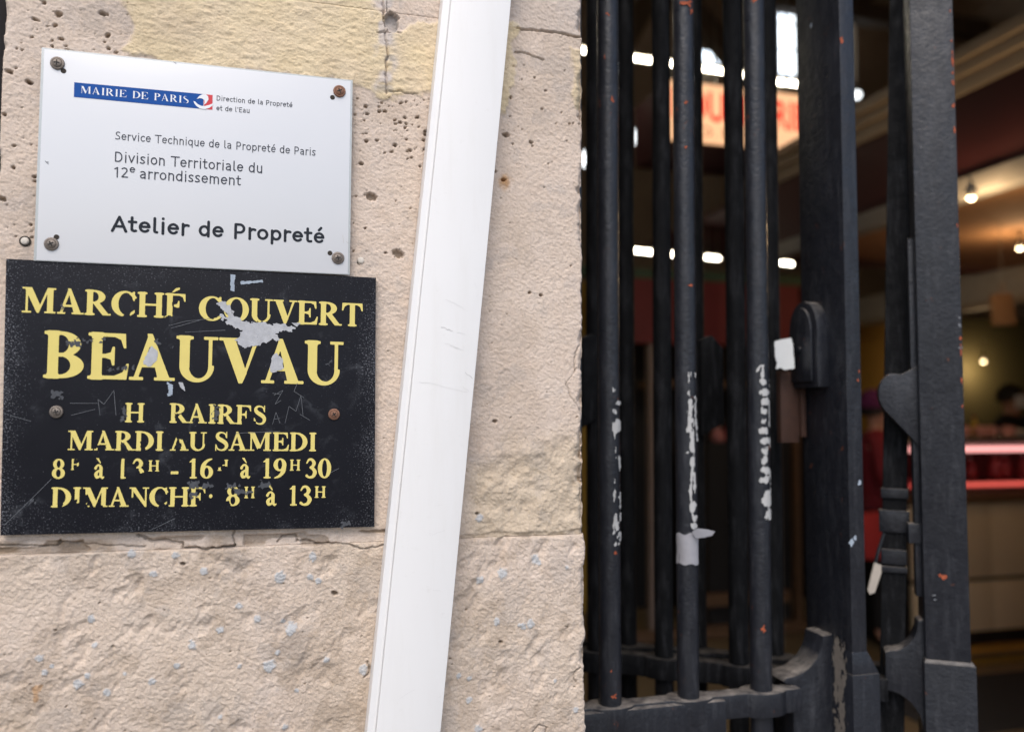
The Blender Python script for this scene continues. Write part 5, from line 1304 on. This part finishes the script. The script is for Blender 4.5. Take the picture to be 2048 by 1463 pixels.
def hor_tube(name, z, r, yoff, m): rel(MB().tube([(cx0, yc_ + yoff, z), (cx1, yc_ + yoff, z)], r, 10).build(name, m, bct, smooth=True), bct)
hor_tube('pink_light_tube', zt1, .016, -.005, M['pink_tube']); hor_tube('red_light_tube', zt0, .014, -.012, M['red_tube'])
rs = random.Random(5)
for i in range(11):
    xm = cx0 + .5 + i * .125; hh = rs.uniform(.13, .19); ww = rs.uniform(.035, .055)
    mt_ = thing('meat_cut', 'dark red cut of meat hanging in the pink lit butcher display at right', 'meat', (xm, yc_ + .25 + rs.uniform(-.05, .05), zt0 + .0), 0, 'cuts of meat in the butcher display')
    prof = [(ww * .3, 0), (ww * .85, hh * .12), (ww, hh * .4), (ww * .75, hh * .7), (ww * .35, hh * .93), (ww * .15, hh)]
    MB().lathe(prof, 12).build('flesh', M['meat'], mt_, smooth=True)
    MB().tube([(0, 0, hh * .98), (0, .01, hh + .05), (.01, 0, zt1 + .022 - zt0)], .004, 5).build('hook', M['steel'], mt_)
for i, (px_, w3, h3, mm, lb) in enumerate(((1975, .20, .075, plain('pink_parcel', (.62, .30, .27), .6), 'pink wrapped parcels tray on top of the butcher display'), (2040, .10, .05, plain('white_tray', (.6, .55, .5), .6), 'pale tray at the right picture edge on the butcher display'))):
    p = PY(px_, 880, yc_ + .3); t_ = thing('display_tray', lb, 'tray', (p.x, yc_ + .3, zt1 + .051))
    MB().hexa([(-w3, -.12, 0), (w3, -.12, 0), (w3, .12, 0), (-w3, .12, 0)], [(-w3 * 1.08, -.14, .02), (w3 * 1.08, -.14, .02), (w3 * 1.08, .14, .02), (-w3 * 1.08, .14, .02)]).build('tray_base', M['steel'], t_)
    for k in range(4): MB().lathe([(.035, 0), (.05, h3 * .4), (.045, h3 * .8), (.02, h3)], 12, (-w3 * .75 + k * w3 * .5, rs.uniform(-.05, .05), .0205)).build('parcel', mm, t_, smooth=True)
for i_, (px_, hh_) in enumerate(((1950, .15),)):
    p = PY(px_, 880, yc_ + .35); bt = thing('bottle', 'yellow bottle standing on the butcher display beside the post', 'bottle', (p.x, yc_ + .35 + .1 * i_, zt1 + .051))
    MB().lathe([(.025, 0), (.027, .01), (.027, hh_ * .6), (.012, hh_ * .8), (.011, hh_)], 14).build('bottle_body', plain('yellow_bottle', (.55, .36, .04), .35), bt, smooth=True); MB().lathe([(.013, hh_), (.013, hh_ + .015)], 12).build('cap', M['stall_red'], bt)
mtp = PZ(2010, 1400, .0)
mt2 = thing('rubber_mat', 'dark ribbed rubber mat on the market floor lower right', 'mat', (mtp.x, mtp.y, .006))
MB().box(-.7, -.35, 0, .7, .35, .010).build('mat_base', M['mat'], mt2, bevel=.003)
for k in range(18): MB().box(-.68, -.33 + k * .038, .0102, .68, -.33 + k * .038 + .016, .016).build('rib', M['mat'], mt2)
stp = PZ(2005, 1310, .0)
st2 = thing('floor_step', 'low yellow-brown step on the floor below the cream counter', 'step', (stp.x, stp.y, .006))
MB().box(-.6, -.14, 0, .8, .14, .05).build('tread', plain('yellow_step', (.35, .19, .03), .6), st2, bevel=.006)
MB().box(-.6, -.15, .0502, .8, -.11, .056).build('nosing', M['mat'], st2)

# ------------------------------------------------------------------ people
SKIN = plain('skin', (.52, .28, .20), .55, 0, .08, 20)
def skinned(name, verts, edges, m, parent, root=0, sub_lv=2):
    me = bpy.data.meshes.new(name); me.from_pydata([v[:3] for v in verts], edges, []); me.update()
    o = obj(name, me, m, parent); md = o.modifiers.new('skin', 'SKIN'); md.use_smooth_shade = True
    if not me.skin_vertices: me.attributes
    lay = me.skin_vertices[0].data
    for i, v in enumerate(verts):
        r = v[3]; lay[i].radius = r if isinstance(r, tuple) else (r, r); lay[i].use_root = (i == root)
    s_ = o.modifiers.new('smooth', 'SUBSURF'); s_.levels = sub_lv; s_.render_levels = sub_lv
    return o
def person(label, x, y, H, rz, coat, trouser, hair_m, arms, hat=None, mask=False):
    p = thing('person', label, 'person', (x, y, .006), rz); s = H / 1.7
    V = []; E_ = []
    def v(a, b, c, r, par=None):
        V.append((a * s, b * s, c * s, tuple(q * s for q in r) if isinstance(r, tuple) else r * s)); i = len(V) - 1
        if par is not None: E_.append((par, i))
        return i
    pel = v(0, 0, .93, (.15, .11)); w1 = v(0, 0, 1.10, (.13, .10), pel); ch = v(0, 0, 1.28, (.16, .11), w1); nb = v(0, .01, 1.41, (.085, .07), ch)
    nk = v(0, 0, 1.47, .052, nb); hd0 = v(0, -.01, 1.53, (.062, .075), nk); hd1 = v(0, -.012, 1.60, (.076, .092), hd0); hd2 = v(0, 0, 1.665, (.058, .07), hd1)
    nose = v(0, -.098, 1.585, .011, hd1)
    arm_pts = {}; leg_pts = {}
    for sd_ in (-1, 1):
        el, wr = arms[0 if sd_ < 0 else 1]
        sh = v(sd_ * .18, 0, 1.38, .055, nb); e = v(*el, .042, sh); wv = v(*wr, .029, e)
        dv = (Vector(wr) - Vector(el)).normalized(); side = dv.cross(Vector((0, 0, 1))).normalized() if abs(dv.z) < .95 else Vector((0, 1, 0))
        pm = Vector(wr) + dv * .06; palm = v(*pm, (.036, .018), wv)
        arm_pts[sd_] = ((sd_ * .18, 0, 1.38), el, wr)
        for k in range(4):
            o_ = side * (k - 1.5) * .019; L = (.07, .08, .075, .058)[k]
            f1 = v(*(pm + o_ + dv * .045), .009, palm); f2 = v(*(pm + o_ * 1.05 + dv * (.045 + L * .5) + Vector((0, 0, -.006))), .008, f1); v(*(pm + o_ * 1.05 + dv * (.045 + L) + Vector((0, 0, -.02))), .007, f2)
        th = v(*(Vector(wr) + dv * .03 + side * .035 * -sd_), .010, wv); v(*(Vector(wr) + dv * .075 + side * .055 * -sd_), .009, th)
        hip = v(sd_ * .09, 0, .86, .085, pel); kn = v(sd_ * .10, -.01, .48, .056, hip); an = v(sd_ * .10, .02, .09, .036, kn); v(sd_ * .105, -.13, .03, (.04, .026), an)
        leg_pts[sd_] = 1
        ear = v(sd_ * .082, .012, 1.585, .014, hd1)
    skinned('body', V, E_, SKIN, p)
    CV = []; CE = []
    def c(a, b, cc, r, par=None):
        CV.append((a * s, b * s, cc * s, tuple(q * s for q in r) if isinstance(r, tuple) else r * s)); i = len(CV) - 1
        if par is not None: CE.append((par, i))
        return i
    h0 = c(0, 0, .80, (.20, .15)); h1 = c(0, 0, .95, (.175, .135), h0); h2_ = c(0, 0, 1.12, (.16, .125), h1); h3 = c(0, 0, 1.29, (.18, .135), h2_); h4 = c(0, .01, 1.42, (.105, .085), h3); c(0, .01, 1.475, (.075, .07), h4)
    for sd_ in (-1, 1):
        sh_, el, wr = arm_pts[sd_]; a1_ = c(*sh_, .078, h4); a2_ = c(*el, .060, a1_); c(*wr, .045, a2_)
    skinned('coat', CV, CE, coat, p)
    TV = []; TE = []
    def q2(a, b, cc, r, par=None):
        TV.append((a * s, b * s, cc * s, r * s)); i = len(TV) - 1
        if par is not None: TE.append((par, i))
        return i
    t0_ = q2(0, 0, .90, .15)
    for sd_ in (-1, 1):
        a_ = q2(sd_ * .09, 0, .84, .10, t0_); b_2 = q2(sd_ * .10, -.01, .48, .074, a_); q2(sd_ * .10, .015, .11, .058, b_2)
    skinned('trousers', TV, TE, trouser, p)
    for sd_ in (-1, 1): MB().lathe([(.045 * s, 0), (.05 * s, .03 * s), (.042 * s, .07 * s), (.035 * s, .10 * s)], 12, (sd_ * .10 * s, -.03 * s, 0)).build('shoe', M['blackbox'], p, smooth=True)
    # hair cap, open over the face
    hv = []; hf = []; nu, nv = 20, 10
    for j in range(nv + 1):
        ph = math.pi * .62 * j / nv
        for i in range(nu):
            a = 2 * math.pi * i / nu; front = max(0, -math.sin(a)); cut = 1 - .42 * front ** 2 * (j / nv)
            rx, ry, rz_ = .086 * s, .102 * s, .108 * s; pe = ph * cut
            hv.append((rx * math.sin(pe) * math.cos(a), .004 * s + ry * math.sin(pe) * math.sin(a), 1.598 * s + rz_ * math.cos(pe)))
    hf = [(j*nu+i, j*nu+(i+1)%nu, (j+1)*nu+(i+1)%nu, (j+1)*nu+i) for j in range(nv) for i in range(nu)]
    MB().add(hv, hf).build('hair', hair_m, p, smooth=True)
    for sd_ in (-1, 1):
        MB().lathe([(.006 * s, 0), (.011 * s, .003 * s), (.006 * s, .006 * s)], 10, (sd_ * .031 * s, -.088 * s, 1.612 * s), 'y').build('eye', M['blackbox'], p, smooth=True)
    if mask:
        mv = []; nu2 = 9
        for j in range(5):
            for i in range(nu2):
                a = -math.pi / 2 + (i / (nu2 - 1) - .5) * 2.3; bulge = .014 * math.cos((j - 2) * .6) * s
                mv.append(((.079 * s + bulge) * math.cos(a), -.012 * s + (.097 * s + bulge) * math.sin(a), (1.515 + .024 * j) * s))
        MB().add(mv, [(j*nu2+i, j*nu2+i+1, (j+1)*nu2+i+1, (j+1)*nu2+i) for j in range(4) for i in range(nu2 - 1)]).build('face_mask', plain('white_mask', (.75, .76, .78), .8), p, smooth=True)
    else:
        MB().box(-.022 * s, -.100 * s, 1.535 * s, .022 * s, -.078 * s, 1.542 * s).build('mouth', plain('lips', (.35, .10, .09), .6), p, bevel=.002)
    if hat:
        MB().lathe([(.100 * s, 0), (.104 * s, .03 * s), (.098 * s, .075 * s), (.075 * s, .11 * s), (.03 * s, .128 * s)], 20, (0, .006 * s, 1.615 * s)).build('hat', hat, p, smooth=True)
    return p
DARK = plain('dark_cloth', (.014, .014, .016), .85); HAIR = plain('dark_hair', (.012, .009, .008), .7)
pp_ = PY(2022, 800, yc_ + 1.05)
person('person in dark clothes and white face mask standing behind the butcher counter', pp_.x, pp_.y, 1.78, rad(25), DARK, DARK, HAIR, (((-.28, -.02, 1.12), (-.20, -.22, 1.06)), ((.28, -.02, 1.12), (.20, -.22, 1.06))), mask=True)
cpos = PY(1752, 850, 4.6)
person('person in a dark red coat and purple hat seen between the two heavy posts', cpos.x, cpos.y, 1.66, rad(60), plain('red_coat', (.22, .014, .025), .8), DARK, HAIR,
       (((-.27, .0, 1.12), (-.20, -.24, 1.10)), ((.27, .02, 1.12), (.24, -.02, .88))), hat=plain('purple_wool', (.13, .02, .10), .9))
hb = PY(1748, 1020, 4.4)
bg2 = thing('shopping_bag', 'bright red shopping bag beside the person in the dark red coat', 'bag', (hb.x, hb.y, hb.z - .30))
MB().hexa([(-.11, -.06, 0), (.11, -.06, 0), (.11, .06, 0), (-.11, .06, 0)], [(-.14, -.05, .28), (.14, -.05, .30), (.14, .05, .30), (-.14, .05, .28)]).build('bag_body', plain('bright_red', (.55, .05, .05), .5), bg2, bevel=.01)
MB().tube([(-.06, 0, .28), (-.05, 0, .40), (.0, 0, .43), (.05, 0, .40), (.06, 0, .28)], .006, 6).build('bag_handle', M['stall_red'], bg2, smooth=True)
